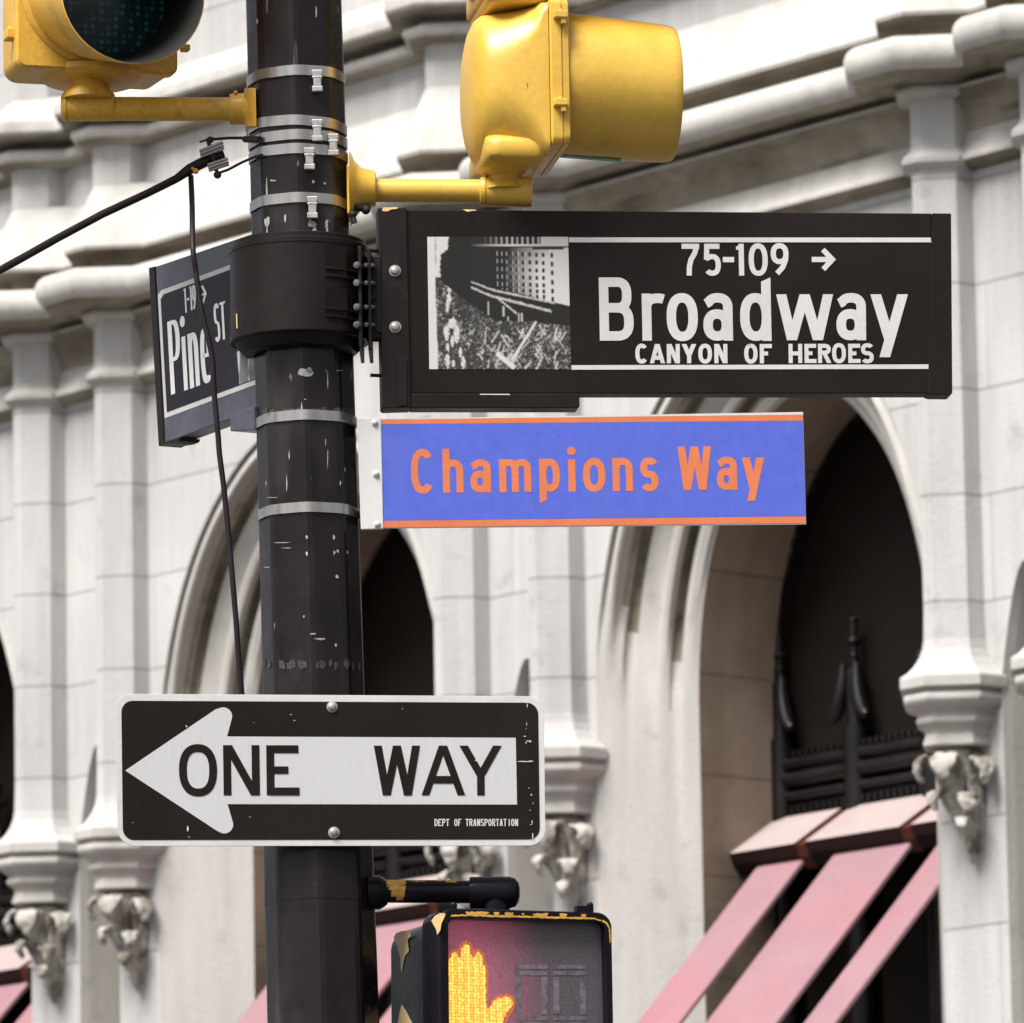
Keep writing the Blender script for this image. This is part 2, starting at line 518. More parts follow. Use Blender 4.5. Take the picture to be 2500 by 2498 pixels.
# pilasters with flared feet, capitals and carved corbels
FW, CF, SD = .0315, .109, .10
def pil_ring(c, g_, z, dsc=1.0):
    t = .41421
    p = [(-FW - CF - g_, -.02), (-FW - CF - g_, SD + t * g_), (-FW - t * g_, SD + CF + g_), (FW + t * g_, SD + CF + g_), (FW + CF + g_, SD + t * g_), (FW + CF + g_, -.02)]
    return [L(c + s_, max(-.02, d_ * dsc), z) for s_, d_ in p]
CAP = [(6.60, 0), (6.475, .004), (6.43, .012), (6.39, .027), (6.35, .053), (6.32, .083), (6.305, .108), (6.295, .112), (6.252, .112), (6.246, .104), (6.243, .078), (6.230, .078), (6.226, .090),
       (6.214, .098), (6.196, .098), (6.180, .090), (6.168, .070), (6.160, .048), (6.140, .034), (6.122, .040), (6.112, .046), (6.098, .042), (6.090, .022), (6.070, .008), (6.045, .006), (6.012, .018), (6.0, .016), (5.996, -.004)]
def leaf(mb, base, tip, bulge, wd, rnd):
    """a curled acanthus leaf: ribbon from base to tip with a raised midrib and lobed edges"""
    base, tip, bulge = Vector(base), Vector(tip), Vector(bulge)
    side = (tip - base).cross(bulge).normalized()
    rings = []
    for i in range(13):
        u = i / 12
        p = base.lerp(tip, u) + bulge * sin(u * pi) ** .8 + bulge * .55 * max(0, u - .75) * 3
        ww = wd * (sin(min(1, u * 1.15 + .12) * pi) ** .7 * (1 + .28 * sin(u * 22 + rnd)) + .04)
        b = bulge.normalized()
        rings.append([p - side * ww - b * ww * .55, p - side * ww * .5 + b * .006, p + b * ww * .42, p + side * ww * .5 + b * .006, p + side * ww - b * ww * .55, p - b * .012])
    mb.rings(rings)
TEX = bpy.data.textures.new("chisel", 'CLOUDS')
TEX.noise_scale, TEX.noise_depth = .032, 3
def pilaster(c, idx):
    mb = MB().rings([pil_ring(c, 0, ZTOP)] + [pil_ring(c, 0, 8.0)] + [pil_ring(c, g_, z) for z, g_ in CAP[:8]], (True, True))
    p = mb.build("pilaster", M_pier, BLD, local=True)
    mb = MB().rings([pil_ring(c, g_, z) for z, g_ in CAP[7:]], (True, True))
    mb.build("capital", M_trim, p, local=True, smooth=40)
    cb = MB()
    rings = []
    for z, dsc, g_ in ((5.997, .95, -.012), (5.95, .92, -.018), (5.88, .74, -.026), (5.80, .54, -.036), (5.70, .34, -.052), (5.60, .16, -.08), (5.52, .02, -.115)):
        rings.append(pil_ring(c + (5.997 - z) * .12, g_, z, dsc))
    cb.rings(rings)
    r = random.Random(idx * 13 + 5)
    def crocket(ang, sc, dz, wmax, ph):
        a = radians(ang)
        rings = []
        RZ = [(5.50, -.02), (5.58, .035), (5.66, .075), (5.74, .11), (5.82, .145), (5.885, .175), (5.93, .205), (5.955, .238), (5.95, .272), (5.925, .294), (5.888, .298), (5.862, .280), (5.858, .262)]
        WD = [.018, .034, .045, .052, .060, .072, .086, .094, .092, .080, .062, .040, .02]
        for i, ((z, rho), wd) in enumerate(zip(RZ, WD)):
            z0 = 5.97 - (5.97 - z) * sc + dz
            rh = .70 * (rho * (.55 + .45 * sc)) + r.uniform(-.004, .004)
            sh_ = (5.97 - z0) * .12
            o = Vector((c + sh_ + sin(a) * rh, .035 + cos(a) * rh, z0))
            k = min(i + 1, len(RZ) - 1); q_ = max(i - 1, 0)
            dr, dz_ = RZ[k][1] - RZ[q_][1], RZ[k][0] - RZ[q_][0]
            ln = sqrt(dr * dr + dz_ * dz_)
            nr, nz_ = dz_ / ln, -dr / ln          # away from the bracket
            nn = Vector((sin(a) * nr, cos(a) * nr, nz_))
            tt = Vector((cos(a), -sin(a), 0))
            w_ = wd * .86 * wmax / .09 * (1 + .22 * sin(i * 1.9 + ph))
            pts_ = [o - tt * w_ - nn * .016, o - tt * w_ * .55 + nn * .012, o + nn * .002, o + tt * w_ * .55 + nn * .012, o + tt * w_ - nn * .016, o + tt * w_ * .5 - nn * .024, o - tt * w_ * .5 - nn * .024]
            rings.append([L(p.x, p.y, p.z) for p in pts_])
        cb.rings(rings)
    crocket(-30, .92, -.005, .072, r.uniform(0, 6))
    crocket(22, 1.0, -.012, .088, r.uniform(0, 6))
    crocket(74, .95, -.03, .070, r.uniform(0, 6))
    crocket(-8, .62, -.17, .055, r.uniform(0, 6))
    crocket(48, .60, -.20, .060, r.uniform(0, 6))
    crocket(34, .40, -.31, .042, r.uniform(0, 6))
    co = cb.build("carved_corbel", M_carve, p, local=True)
    co.data.shade_smooth()
    sb = co.modifiers.new("sub", 'SUBSURF'); sb.levels = sb.render_levels = 2
    ds = co.modifiers.new("dsp", 'DISPLACE'); ds.texture = TEX; ds.strength = .030; ds.texture_coords = 'LOCAL'
idx = 0
for k in KS:
    for s0 in (A0S, B0S):
        pilaster(s0 + PITCHB * k, idx)
        idx += 1

# cornice and upper string course, breaking forward round every pilaster
def plan():
    pts = [(A0S + PITCHB * KS[0] - 3, 0)]
    for k in KS:
        for s0 in (A0S, B0S):
            c = s0 + PITCHB * k
            pts += [(c - .2415, 0), (c - .0315, .21), (c + .0315, .21), (c + .2415, 0)]
    return pts + [(B0S + PITCHB * KS[-1] + 3, 0)]
def offset_path(pts, g_):
    out = []
    for i, p in enumerate(pts):
        p = Vector(p)
        ns = []
        for a, b in ((i - 1, i), (i, i + 1)):
            if 0 <= a and b < len(pts):
                d = (Vector(pts[b]) - Vector(pts[a])).normalized()
                ns.append(Vector((-d.y, d.x)))
        n = sum(ns, Vector((0, 0))).normalized()
        out.append(p + n * (g_ / max(.3, n.dot(ns[0]))))
    return out
def course(name, prof, mat, shaded=(), straight=False):
    rings = []
    for g_, z in prof:
        rings.append([L(p.x, p.y, z) for p in offset_path([plan()[0], plan()[-1]] if straight else plan(), g_)])
    mb = MB()
    for i in range(len(rings) - 1):
        zc = (prof[i][1] + prof[i + 1][1]) / 2
        mb.rings(rings[i:i + 2], (False, False), closed=False, mi=int(any(a < zc < b for a, b in shaded)))  # bands under the overhangs get the painted-shade stone
    mb.build(name, [mat, M_shaded], BLD, local=True, smooth=28)
_roll = [(.19 + .098 * cos(radians(a)), 9.088 + .092 * sin(radians(a))) for a in range(128, -125, -14)]
course("cornice", [(-.01, 9.66), (.0, 9.65), (.135, 9.325), (.145, 9.305), (.14, 9.288), (.02, 9.282), (.004, 9.270), (.004, 9.18), (.06, 9.165)] + _roll + [(.075, 9.002), (.06, 8.99), (.0, 8.985)], M_trim, ((9.166, 9.287), (8.98, 9.01)))
course("cornice", [(.01, 8.99), (.115, 8.985), (.135, 8.972), (.135, 8.958), (.115, 8.95), (.075, 8.92), (.045, 8.88), (.025, 8.83), (.022, 8.785), (.035, 8.735), (.06, 8.69), (.085, 8.665), (.093, 8.655), (.093, 8.64), (.075, 8.630), (.02, 8.612), (-.02, 8.60)], M_trim, ((8.77, 8.962), (8.60, 8.638)), True)
for k in KS:
    for s0 in (A0S, B0S):
        c_ = s0 + PITCHB * k
        MB().rings([pil_ring(c_, g_, z) for z, g_ in ((8.992, .0), (8.990, .045), (8.98, .058), (8.962, .060), (8.945, .05), (8.935, .02), (8.93, -.004))]).build("pilaster_bead", M_trim, BLD, local=True, smooth=35)
        MB().rings([pil_ring(c_, g_, z) for z, g_ in ((8.725, -.004), (8.70, .006), (8.675, .030), (8.66, .042), (8.636, .042), (8.628, .032), (8.62, .012), (8.60, -.004))]).build("pilaster_bead", M_trim, BLD, local=True, smooth=35)
course("string_course", [(-.01, 10.25), (.0, 10.235), (.14, 10.10), (.185, 10.085), (.19, 10.07), (.19, 10.025), (.18, 10.01), (.15, 10.005), (.08, 9.995), (.02, 9.985), (.0, 9.965), (.04, 9.955), (.08, 9.952), (.10, 9.94), (.107, 9.92), (.10, 9.90), (.08, 9.888), (.04, 9.875), (-.01, 9.865)], M_trim, ((9.955, 10.012), (9.86, 9.889)))

# windows: black glass, iron mullions with leaf brackets and finials, moulded transom
def window(k):
    cx = ARC + PITCHB * k
    inn = arch_pts(.365, 44, 0)
    mb = MB().poly([L(cx + x, -.90, z) for x, z in inn])
    mb.rings([[L(cx + x, -.80, z) for x, z in inn], [L(cx + x, -.901, z) for x, z in inn]], (False, False), closed=False)
    wn = mb.build("window", M_pane, BLD, local=True, normals=False)
    for x in (-.79, -.265, .265, .79):
        mb = MB()
        s_ = cx + x
        def shaft(rad, z0, z1):
            mb.tube([L(s_, -.83, z0), L(s_, -.83, z1)], rad, 8)
        shaft(.062, 0, 6.36)
        shaft(.045, 6.36, 6.62)
        shaft(.020, 6.62, 6.88)
        for z, rad in ((6.62, .045), (6.70, .026), (6.77, .040), (6.87, .026)):
            mb.ball(L(s_, -.83, z), rad, 6, sc=(1, 1, .6))
        for sg in (-1, 1):
            path = [L(s_ + sg * (.045 + .09 * (1 - cos(u * pi / 2))), -.80 + .02 * u, 6.66 - .26 * sin(u * pi / 2)) for u in [i / 8 for i in range(9)]]
            mb.tube(path, [.018 + .020 * sin(i / 8 * pi) for i in range(9)], 8)
        mb.build("mullion", M_iron, wn, local=True, smooth=50)
    mb = MB()
    for z, rad in ((6.235, .030), (6.16, .038), (6.08, .026)):
        mb.tube([L(cx - .8, -.82, z), L(cx + .8, -.82, z)], rad, 10)
    mb.box(L(cx, -.85, 6.0), (.8, .02, .05))
    for i in range(36):
        mb.box(L(cx - .78 + i * .0446, -.815, 6.01), (.012, .02, .022))
        mb.box(L(cx - .78 + i * .0446, -.825, 6.285), (.012, .012, .014))
    mb.build("transom", M_iron, wn, local=True, smooth=50)
for k in KS:
    window(k)
MB().poly([L(-30, -3, 0), L(30, -3, 0), L(30, -3, ZTOP), L(-30, -3, ZTOP)]).build("back_wall", M_pane, BLD, local=True)
MB().prism([L(-14, 0, ZTOP), L(14, 0, ZTOP), L(14, -3, ZTOP), L(-14, -3, ZTOP)], (0, 0, .3)).build("roof", M_trim, BLD, local=True)

# ------------------------------------------------------------------ awnings in the arches
def make_awning(label):
    r = thing("awning", label, "awning", tuple(P0), radians(-50), "red striped awnings in the building's arches")
    dx = 0.0
    hoods = [(.955, 1.415), (1.49, 2.135), (2.21, 2.575)]
    for a, b in hoods:
        mb = MB()
        sec = [(-.80, 5.985), (-.495, 5.797), (-.515, 5.745), (-.565, 5.690), (-.80, 5.74)]
        A = [L(a, d, z) for d, z in sec]
        B = [L(b, d, z) for d, z in sec]
        n = len(sec)
        mb.add(A + B, [(0, 1, n + 1, n)], 0)
        mb.add(A + B, [(i, (i + 1) % n, (i + 1) % n + n, i + n) for i in range(1, n)], 1)
        mb.add(A + B, [tuple(range(n)), tuple(range(2 * n - 1, n - 1, -1))], 2)
        mb.build("hood", [M_awntop, M_awndark, M_awnred], r, local=True)
    for a, b in ((1.415, 1.49), (2.135, 2.21)):
        mb = MB()
        sec = [(-.80, 5.972), (-.505, 5.788), (-.525, 5.735), (-.575, 5.68), (-.80, 5.72)]
        mb.rings([[L(a, d, z) for d, z in sec], [L(b, d, z) for d, z in sec]])
        mb.build("hood_joint", M_awnred, r, local=True)
    for a, b in ((1.10, 1.425), (1.635, 2.165), (2.375, 2.60)):
        mb = MB()
        rr = []
        for i in range(11):
            u = i / 10
            sag = -.012 * sin(u * pi)
            d, z = -.60 + 1.75 * u, 5.78 - 1.75 * u + sag
            rr.append([L(a, d, z), L(a + .02, d + .004, z + .004), L(b - .02, d + .004, z + .004), L(b, d, z), L(b, d - .012, z - .012), L(a, d - .012, z - .012)])
        mb.rings(rr)
        mb.build("canvas_panel", M_awn, r, local=True, smooth=30)
        fb = MB().tube([L(a - .01, 1.15, 4.03), L(b + .01, 1.15, 4.03)], .018, 8)
        fb.build("bottom_rail", M_awnred, r, local=True)
    return r
aw = make_awning("pink and red striped awning in the arch under the blue sign")
for k, lab in ((-1, "red striped awning in the arch behind the pole and walk signal"), (-2, "red awning corner at the far left edge beside the carved bracket")):
    c = copy_tree(aw)
    c["label"] = lab
    c.location = tuple(P0 + E2 * (PITCHB * k))
    WL[c.name_full] = tuple(c.location)

# ------------------------------------------------------------------ the pole
PA, PB = at(717, 0, Y0), at(766, 1690, Y0)
PDIR = (PA - PB).normalized()
def pole_c(z):
    return PB + PDIR * ((z - PB.z) / PDIR.z)
def pole_r(z):                 # corner radius of the octagon
    return .1095 + (.1045 - .1095) * (z - PB.z) / (PA.z - PB.z)
def pole_z(py):
    return at(740, py, Y0).z
def octa(c, r, z=None, rot=0.0, cut=.10):
    pts = []
    for i in range(8):
        a = -pi / 2 + i * pi / 4 + rot
        for da in (-cut, 0, cut):
            rr = r if da == 0 else r * .985
            pts.append(Vector((c.x + rr * cos(a + da), c.y + rr * sin(a + da), c.z)))
    return pts
POLE = thing("signal_pole", "black octagonal steel street pole carrying all the signs and signals", "pole", (pole_c(0).x, pole_c(0).y, 0))
ZSL = pole_z(2062)
mb = MB().rings([octa(pole_c(z), pole_r(z)) for z in (ZSL - .1, 3.0 + .8, 4.5, 5.2, 5.8, 6.6)])
mb.build("shaft", M_pole, POLE)
sl = lambda z, e=0: octa(pole_c(z), .1172 + e + (ZSL - z) * .006)
mb = MB().rings([sl(z, e) for z, e in ((0.35, 0), (2.2, 0), (3.0, 0), (ZSL - .13, 0), (ZSL - .1295, .0008), (ZSL - .10, .0008), (ZSL - .0995, 0), (ZSL - .004, 0), (ZSL, -.006))])
mb.build("lower_sleeve", M_pole, POLE)
mb = MB().rings([octa(pole_c(z), r) for z, r in ((0, .24), (.06, .24), (.08, .21), (.30, .17), (.36, .14))])
mb.build("base", M_pole, POLE)
# paper scraps left on the paint: irregular flakes just off the facets
def pole_pt(px, py, off=.0012):
    z = pole_z(py)
    c, r = pole_c(z), pole_r(z) * .985
    v = ray(px, py)
    # intersect the ray with the octagon facets facing the camera
    best = None
    for i in range(8):
        a = -pi / 2 + (i + .5) * pi / 4
        n = np.array([cos(a), sin(a), 0])
        if np.dot(n, v) >= 0:
            continue
        apo = pole_r(z) * .945 + off
        k = (np.dot(np.array(c) - _C, n) + apo) / np.dot(v, n)
        if best is None or k > best:
            best = k
    return Vector(_C + v * best)
def flake(cx, cy, rx, ry, n=9, seed=0):
    rr = random.Random(seed)
    fl = MB()
    ks = [rr.uniform(.5, 1.12) for _ in range(n)]
    R3 = [[pole_pt(cx + rx * f_ * ks[i] * cos(2 * pi * i / n), cy + ry * f_ * ks[i] * sin(2 * pi * i / n)) for i in range(n)] for f_ in (.25, .5, .75, 1)]
    fl.rings(R3, (True, False))
    fl.build("paper_scrap", M_paper, POLE)
for i, (x, y, a, b) in enumerate([(744, 910, 22, 13), (756, 904, 10, 8), (762, 548, 10, 12), (768, 560, 7, 9), (757, 540, 6, 6), (652, 540, 7, 14), (651, 470, 2.5, 42), (652, 565, 2.5, 40), (666, 441, 10, 2.5), (765, 444, 5, 5), (793, 448, 3, 4),
                                  (696, 532, 3, 12), (696, 490, 2, 9), (797, 545, 5, 14), (799, 565, 4, 14), (796, 484, 4, 7), (823, 482, 3, 8), (737, 1000, 2, 24), (823, 1408, 5, 6), (749, 1311, 3, 6), (815, 1312, 3, 6), (749, 1352, 3, 6),
                                  (816, 1350, 3, 7), (824, 1345, 3, 5), (848, 1348, 3, 6), (842, 1146, 2, 6), (664, 1215, 15, 1.2), (780, 1560, 16, 3), (745, 975, 4, 2), (800, 930, 2, 22), (828, 905, 12, 1.5), (857, 915, 2, 14), (690, 1325, 25, 1), (780, 2215, 12, 2), (788, 2208, 4, 4), (688, 2120, 1.6, 34), (690, 2210, 1.4, 40), (693, 2330, 1.4, 48), (694, 2440, 1.2, 36), (676, 2143, 9, 1.6), (700, 2146, 8, 1.8), (690, 2268, 16, 2), (676, 2290, 14, 1.4), (788, 2170, 1.6, 14), (786, 2100, 10, 2), (668, 2232, 22, 1.2), (700, 1180, 1.4, 22), (706, 1110, 1.6, 16), (800, 1120, 1.2, 30), (652, 1385, 12, 1.2), (700, 1338, 14, 1.2), (795, 1080, 1.5, 10), (831, 1180, 1.6, 8), (772, 30, 1.6, 16), (628, 52, 2, 8), (742, 1505, 2, 4), (820, 1575, 2.2, 6), (765, 1548, 9, 2.4)]):
    flake(x, y, a, b, 9, i)
tp = MB()
rr = random.Random(4)
for k in range(26):           # band of old tape residue
    x = 645 + k * 9.3 + rr.uniform(-3, 3)
    fl2 = [(x - 4, 1618 + rr.uniform(-8, 8)), (x + 3, 1612 + rr.uniform(-6, 6)), (x + 5, 1628 + rr.uniform(-6, 6)), (x - 2, 1632 + rr.uniform(-4, 8))]
    if x < 880 and rr.random() < .75:
        tp.poly([pole_pt(a, b) for a, b in fl2])
for k in range(15):           # a strip of old clear tape below the clamp
    x = 640 + k * 16
    if rr.random() < .8:
        tp.poly([pole_pt(a, b) for a, b in ((x, 998 + rr.uniform(-3, 3)), (x + 14, 996 + rr.uniform(-3, 3)), (x + 13, 1018 + rr.uniform(-3, 3)), (x + 1, 1019 + rr.uniform(-3, 3)))])
M_tape = pm("tape_residue", (0.045, 0.039, 0.040), 0.5, 0, .5, 40)
tp.build("tape_residue", M_tape, POLE)

# ------------------------------------------------------------------ steel straps
def strap(py, pbx, label, h=.0225, wide=1.0, tail=None, tilt=0.0):
    z = pole_z(py)
    c = pole_c(z)
    r0, r1 = pole_r(z) * 1.004, pole_r(z) * 1.028
    o = thing("steel_strap", label, "strap", tuple(c), 0, "steel straps clamped round the pole")
    mb = MB()
    def ring(r, dz):
        return [p + Vector((0, 0, dz + tilt * (p.x - c.x))) for p in octa(c, r, cut=.16)]
    mb.rings([ring(r0, -h / 2), ring(r1, -h / 2), ring(r1, h / 2), ring(r0, h / 2)], (False, False))
    b = mb.build("band", M_steel, o, smooth=40)
    if pbx:
        p = pole_pt(pbx, py, .003)
        ax = (Vector((1, 0, 0)), Vector((0, 1, 0)), Vector((0, 0, 1)))
        q = MB().box(p + Vector((0, -.005, 0)), (.0085, .006, h * .62)).box(p + Vector((0, -.004, h * .75)), (.0115, .007, .006)).box(p + Vector((0, -.004, -h * .85)), (.0115, .007, .006))
        q.tube([p + Vector((-.011, -.008, h * .3)), p + Vector((.011, -.008, h * .3))], .004, 8)
        q.build("buckle", M_bolt, o, bevel=.0015)
    if tail:
        p = at(tail[0], tail[1], Y0 - .01)
        MB().box(p, (.004, .012, h * .62)).build("tail_clip", M_frame, o, bevel=.001)
    return o
strap(198, 775, "shiny steel strap level with the left signal's yellow arm, topmost on the pole", tilt=.02)
strap(319, 775, "steel strap just above the pair of closely spaced straps", tilt=-.03)
strap(354, 814, "steel strap with its buckle set off to the right of the others")
strap(388, 756, "lower steel strap of the tight trio, at the top of the right arm's flange", tilt=-.01)
strap(507, 763, "steel strap just above the black sign clamp, over torn paper scraps", tilt=.0)
strap(1035, None, "steel strap at the top corner of the blue sign's bracket", h=.022, tail=(879, 1049))
strap(1259, None, "steel strap at the bottom corner of the blue sign's bracket", h=.022, tail=(884, 1262))

# ------------------------------------------------------------------ sign clamp (collar)
zc0, zc1 = pole_z(838), pole_z(612)
cc = pole_c((zc0 + zc1) / 2) + Vector((-.006, -.01, 0))
CL = thing("sign_clamp", "black ribbed collar clamp holding the street name signs to the pole", "clamp", tuple(cc))
rc = .1515
base = Vector((cc.x, cc.y, 0))
prof = [(zc0 - .030, .100), (zc0 - .026, .122), (zc0 - .014, .134), (zc0 - .004, .141), (zc0 - .003, rc - .0015), (zc0, rc), (zc0 + .012, rc), (zc0 + .0125, rc - .0015), (zc1 - .0125, rc - .0015), (zc1 - .012, rc), (zc1 - .0015, rc), (zc1, rc - .0015), (zc1 + .0005, .146), (zc1 + .010, .146), (zc1 + .0115, .1445), (zc1 + .012, .104)]
MB().revolve(base, (0, 0, 1), prof, 64, caps=(False, False)).build("collar", M_frame, CL, smooth=14)
def cyl_dir(px):              # front surface of the collar at an image column
    for _ in (0,):
        x = at(px, 725, Y0 - .1).x - cc.x
        x = max(-rc * .995, min(rc * .995, x))
        return Vector((x, -sqrt(rc * rc - x * x), 0))
for py in (690, 708, 788, 806):
    rb = MB()
    z = pole_z(py)
    arc = []
    for i in range(9):
        px = 797 + i * 11
        d = cyl_dir(px)
        arc.append(Vector((cc.x, cc.y, z)) + d * 1.0)
    rb.tube(arc, .0035, 6)
    rb.build("rib", M_frame, CL)
pk = MB()
for (y0, y1) in ((634, 706), (736, 802)):
    for (xa, xb) in ((799, 846),):
        d0, d1 = cyl_dir(xa), cyl_dir(xb)
        pk.prism([Vector((cc.x, cc.y, pole_z(y1))) + d0 * 1.004, Vector((cc.x, cc.y, pole_z(y1))) + d1 * 1.02, Vector((cc.x, cc.y, pole_z(y0))) + d1 * 1.02, Vector((cc.x, cc.y, pole_z(y0))) + d0 * 1.004], (0, .02, 0))
pk.build("cover_plate", M_black, CL)
for xa in (883, 905):
    p0, p1 = at(xa, 866, Y0 - .06), at(xa - 3, 618, Y0 - .06)
    MB().prism([p0 + Vector((-.004, -.075 + (xa - 883) * .001, 0)), p0 + Vector((.004, -.075 + (xa - 883) * .001, 0)), p0 + Vector((.004, .10, 0)), p0 + Vector((-.004, .10, 0))], p1 - p0).build("flange", M_frame, CL, bevel=.002)
MB().tube([Vector((cc.x, cc.y, pole_z(782))) + cyl_dir(577) * 1.003, Vector((cc.x, cc.y, pole_z(818))) + cyl_dir(578) * 1.003], .0018, 6).build("paint_drip", M_chippale, CL)
for row in (648, 691, 750, 793):
    for (xa, yy, rr_) in ((871, -.118, .0082), (893, -.098, .0055), (907, -.085, .0048)):
        p = at(xa, row, Y0 + yy - .02)
        MB().revolve(p, (-.25, -1, -.15), [(-.02, rr_), (.0, rr_), (.004, rr_ * .8), (.005, .0015)], 12).build("bolt", M_boltdark, CL, smooth=40)
mb = MB()
for py in (612, 730, 822):
    mb.tube([at(900, py, Y0 - .08), at(950, py + 2, Y0 - .05)], .011 if py != 612 else .004, 10)
mb.box(at(918, 725, Y0 - .05), (.012, .03, .085))
mb.build("link_arm", M_frame, CL, bevel=.002)

# ------------------------------------------------------------------ lettering: strokes of even width
def ribbon(pts, th, closed=False):
    P = [Vector(p) for p in pts]
    n = len(P)
    Lf, Rt = [], []
    for i in range(n):
        ds = []
        if closed or i > 0:
            ds.append((P[i] - P[i - 1]).normalized())
        if closed or i < n - 1:
            ds.append((P[(i + 1) % n] - P[i]).normalized())
        ns = [Vector((-d.y, d.x)) for d in ds]
        m = sum(ns, Vector((0, 0))).normalized()
        k = th / 2 / max(.35, m.dot(ns[0]))
        Lf.append(P[i] + m * k)
        Rt.append(P[i] - m * k)
    return [(Lf[i], Lf[(i + 1) % n], Rt[(i + 1) % n], Rt[i]) for i in range(n if closed else n - 1)]
def se(cx, cy, rx, ry, a0, a1, n=28, e=2.35):
    out = []
    for i in range(n + 1):
        a = radians(a0 + (a1 - a0) * i / n)
        c, s_ = cos(a), sin(a)
        out.append((cx + rx * (abs(c) ** (2 / e)) * (1 if c >= 0 else -1), cy - ry * (abs(s_) ** (2 / e)) * (1 if s_ >= 0 else -1)))
    return out
def bar(xa, ya, xb, yb, w):     # diagonal with level ends
    return [(Vector((xa - w / 2, ya)), Vector((xa + w / 2, ya)), Vector((xb + w / 2, yb)), Vector((xb - w / 2, yb)))]
def rect(x0, y0, x1, y1):
    return [(Vector((x0, y0)), Vector((x1, y0)), Vector((x1, y1)), Vector((x0, y1)))]
def glyph(ch, x0, x1, yt, yb, th, ext=None):
    h = th / 2
    w, H = x1 - x0, yb - yt
    l, r, t, b, m, cx = x0 + h, x1 - h, yt + h, yb - h, (yt + yb) / 2, (x0 + x1) / 2
    S = []
    R = lambda *a, **k: S.append(ribbon(*a, **k))
    if ch in 'Oo0':
        R(se(cx, m, (w - th) / 2, (H - th) / 2, 0, 360, 48)[:-1], th, closed=True)
    elif ch == 'C':
        R(se(cx, m, (w - th) / 2, (H - th) / 2, 42, 318, 40), th)
    elif ch == 'D':
        R([(l, t)] + se(x0 + w * .45, m, w * .55 - h, H / 2 - h, 90, -90, 24) + [(l, b)], th, closed=True)
    elif ch in 'EF':
        S.append(rect(x0, yt, x0 + th, yb))
        S.append(rect(x0 + th * .5, yt, x1, yt + th))
        S.append(rect(x0 + th * .5, m - th * .5, x0 + w * .68, m + th * .45))
        if ch == 'E':
            S.append(rect(x0 + th * .5, yb - th, x1 + w * .02, yb))
    elif ch == 'H':
        S.append(rect(x0, yt, x0 + th, yb)); S.append(rect(x1 - th, yt, x1, yb)); S.append(rect(x0, m - h, x1, m + h))
    elif ch == 'I':
        S.append(rect(cx - h, yt, cx + h, yb))
    elif ch == 'T':
        S.append(rect(x0, yt, x1, yt + th)); S.append(rect(cx - h, yt, cx + h, yb))
    elif ch == 'N':
        S.append(rect(x0, yt, x0 + th, yb)); S.append(rect(x1 - th, yt, x1, yb)); S.append(bar(x0 + th * .58, yt, x1 - th * .58, yb, th * 1.15))
    elif ch == 'A':
        S.append(bar(cx - th * .05, yt, l, yb, th * 1.03)); S.append(bar(cx + th * .05, yt, r, yb, th * 1.03)); S.append(rect(x0 + w * .22, yb - H * .39, x1 - w * .22, yb - H * .39 + th))
    elif ch == 'Y':
        S.append(bar(x0 + th * .6, yt, cx, yt + H * .60, th * 1.15)); S.append(bar(x1 - th * .6, yt, cx, yt + H * .60, th * 1.15)); S.append(rect(cx - h, yt + H * .52, cx + h, yb))
    elif ch in 'Ww':
        a, c = x0 + w * .27, x1 - w * .27
        S.append(bar(l, yt, a, yb, th * 1.06)); S.append(bar(cx, yt, a, yb, th * 1.06)); S.append(bar(cx, yt, c, yb, th * 1.06)); S.append(bar(r, yt, c, yb, th * 1.06))
    elif ch in 'PR':
        mm = yt + H * .56
        S.append(rect(x0, yt, x0 + th, yb))
        R([(l, t)] + se(x0 + w * .5, (t + mm - h) / 2, w * .5 - h, (mm - h - t) / 2, 90, -90, 18) + [(l, mm - h)], th)
        if ch == 'R':
            S.append(bar(x0 + w * .48, mm - h, r + h * .1, yb, th * 1.1))
    elif ch == 'B':
        mm = yt + H * .48
        R([(l, b), (l, t)] + se(x0 + w * .52, (t + mm) / 2, w * .43 - h, (mm - t) / 2, 90, -90, 20, 2.6) + [(l, mm)], th)
        R([(l - h * .2, mm)] + se(x0 + w * .50, (mm + b) / 2, w * .5 - h, (b - mm) / 2, 90, -90, 20, 2.6) + [(x0, b)], th)
    elif ch in 'Ss':
        u = (t + m) / 2
        d = (m + b) / 2
        R(se(cx, u, (w - th) / 2, (m - t) / 2, 28, 262, 22) + se(cx, d, (w - th) / 2, (b - m) / 2, 82, -150, 22), th)
    elif ch == '7':
        S.append(rect(x0, yt, x1, yt + th))
        R([(r, t), (r - w * .12, t + H * .22), (x0 + w * .52, yt + H * .50), (x0 + w * .42, yt + H * .72), (x0 + w * .40, yb)], th)
    elif ch == '5':
        R([(x1 - w * .08, t), (l + w * .03, t), (l, yt + H * .50)] , th)
        R([(l - h * .3, yt + H * .47)] + se(cx - w * .02, yt + H * .66, w / 2 - h, H * .34 - h, 118, -140, 26), th)
    elif ch == '9':
        R(se(cx, yt + H * .33, w / 2 - h, H * .33 - h, 0, 360, 36)[:-1], th, closed=True)
        R([(r, yt + H * .33), (r - w * .02, yt + H * .52), (r - w * .20, yt + H * .76), (x0 + w * .34, yb - h * .6)], th)
    elif ch == '1':
        S.append(rect(x1 - th, yt, x1, yb)); S.append([(Vector((x1 - th * .6, yt)), Vector((x1 - th * .6, yt + th * 1.1)), Vector((x0, yt + th * 1.2)), Vector((x0, yt + th * .6)))])
    elif ch == '-':
        S.append(rect(x0, yt, x1, yb))
    elif ch == '>':            # arrow
        S.append(rect(x0, m - h, x1 - th * .8, m + h))
        q = min(H * .5 - h * .9, w * .55)
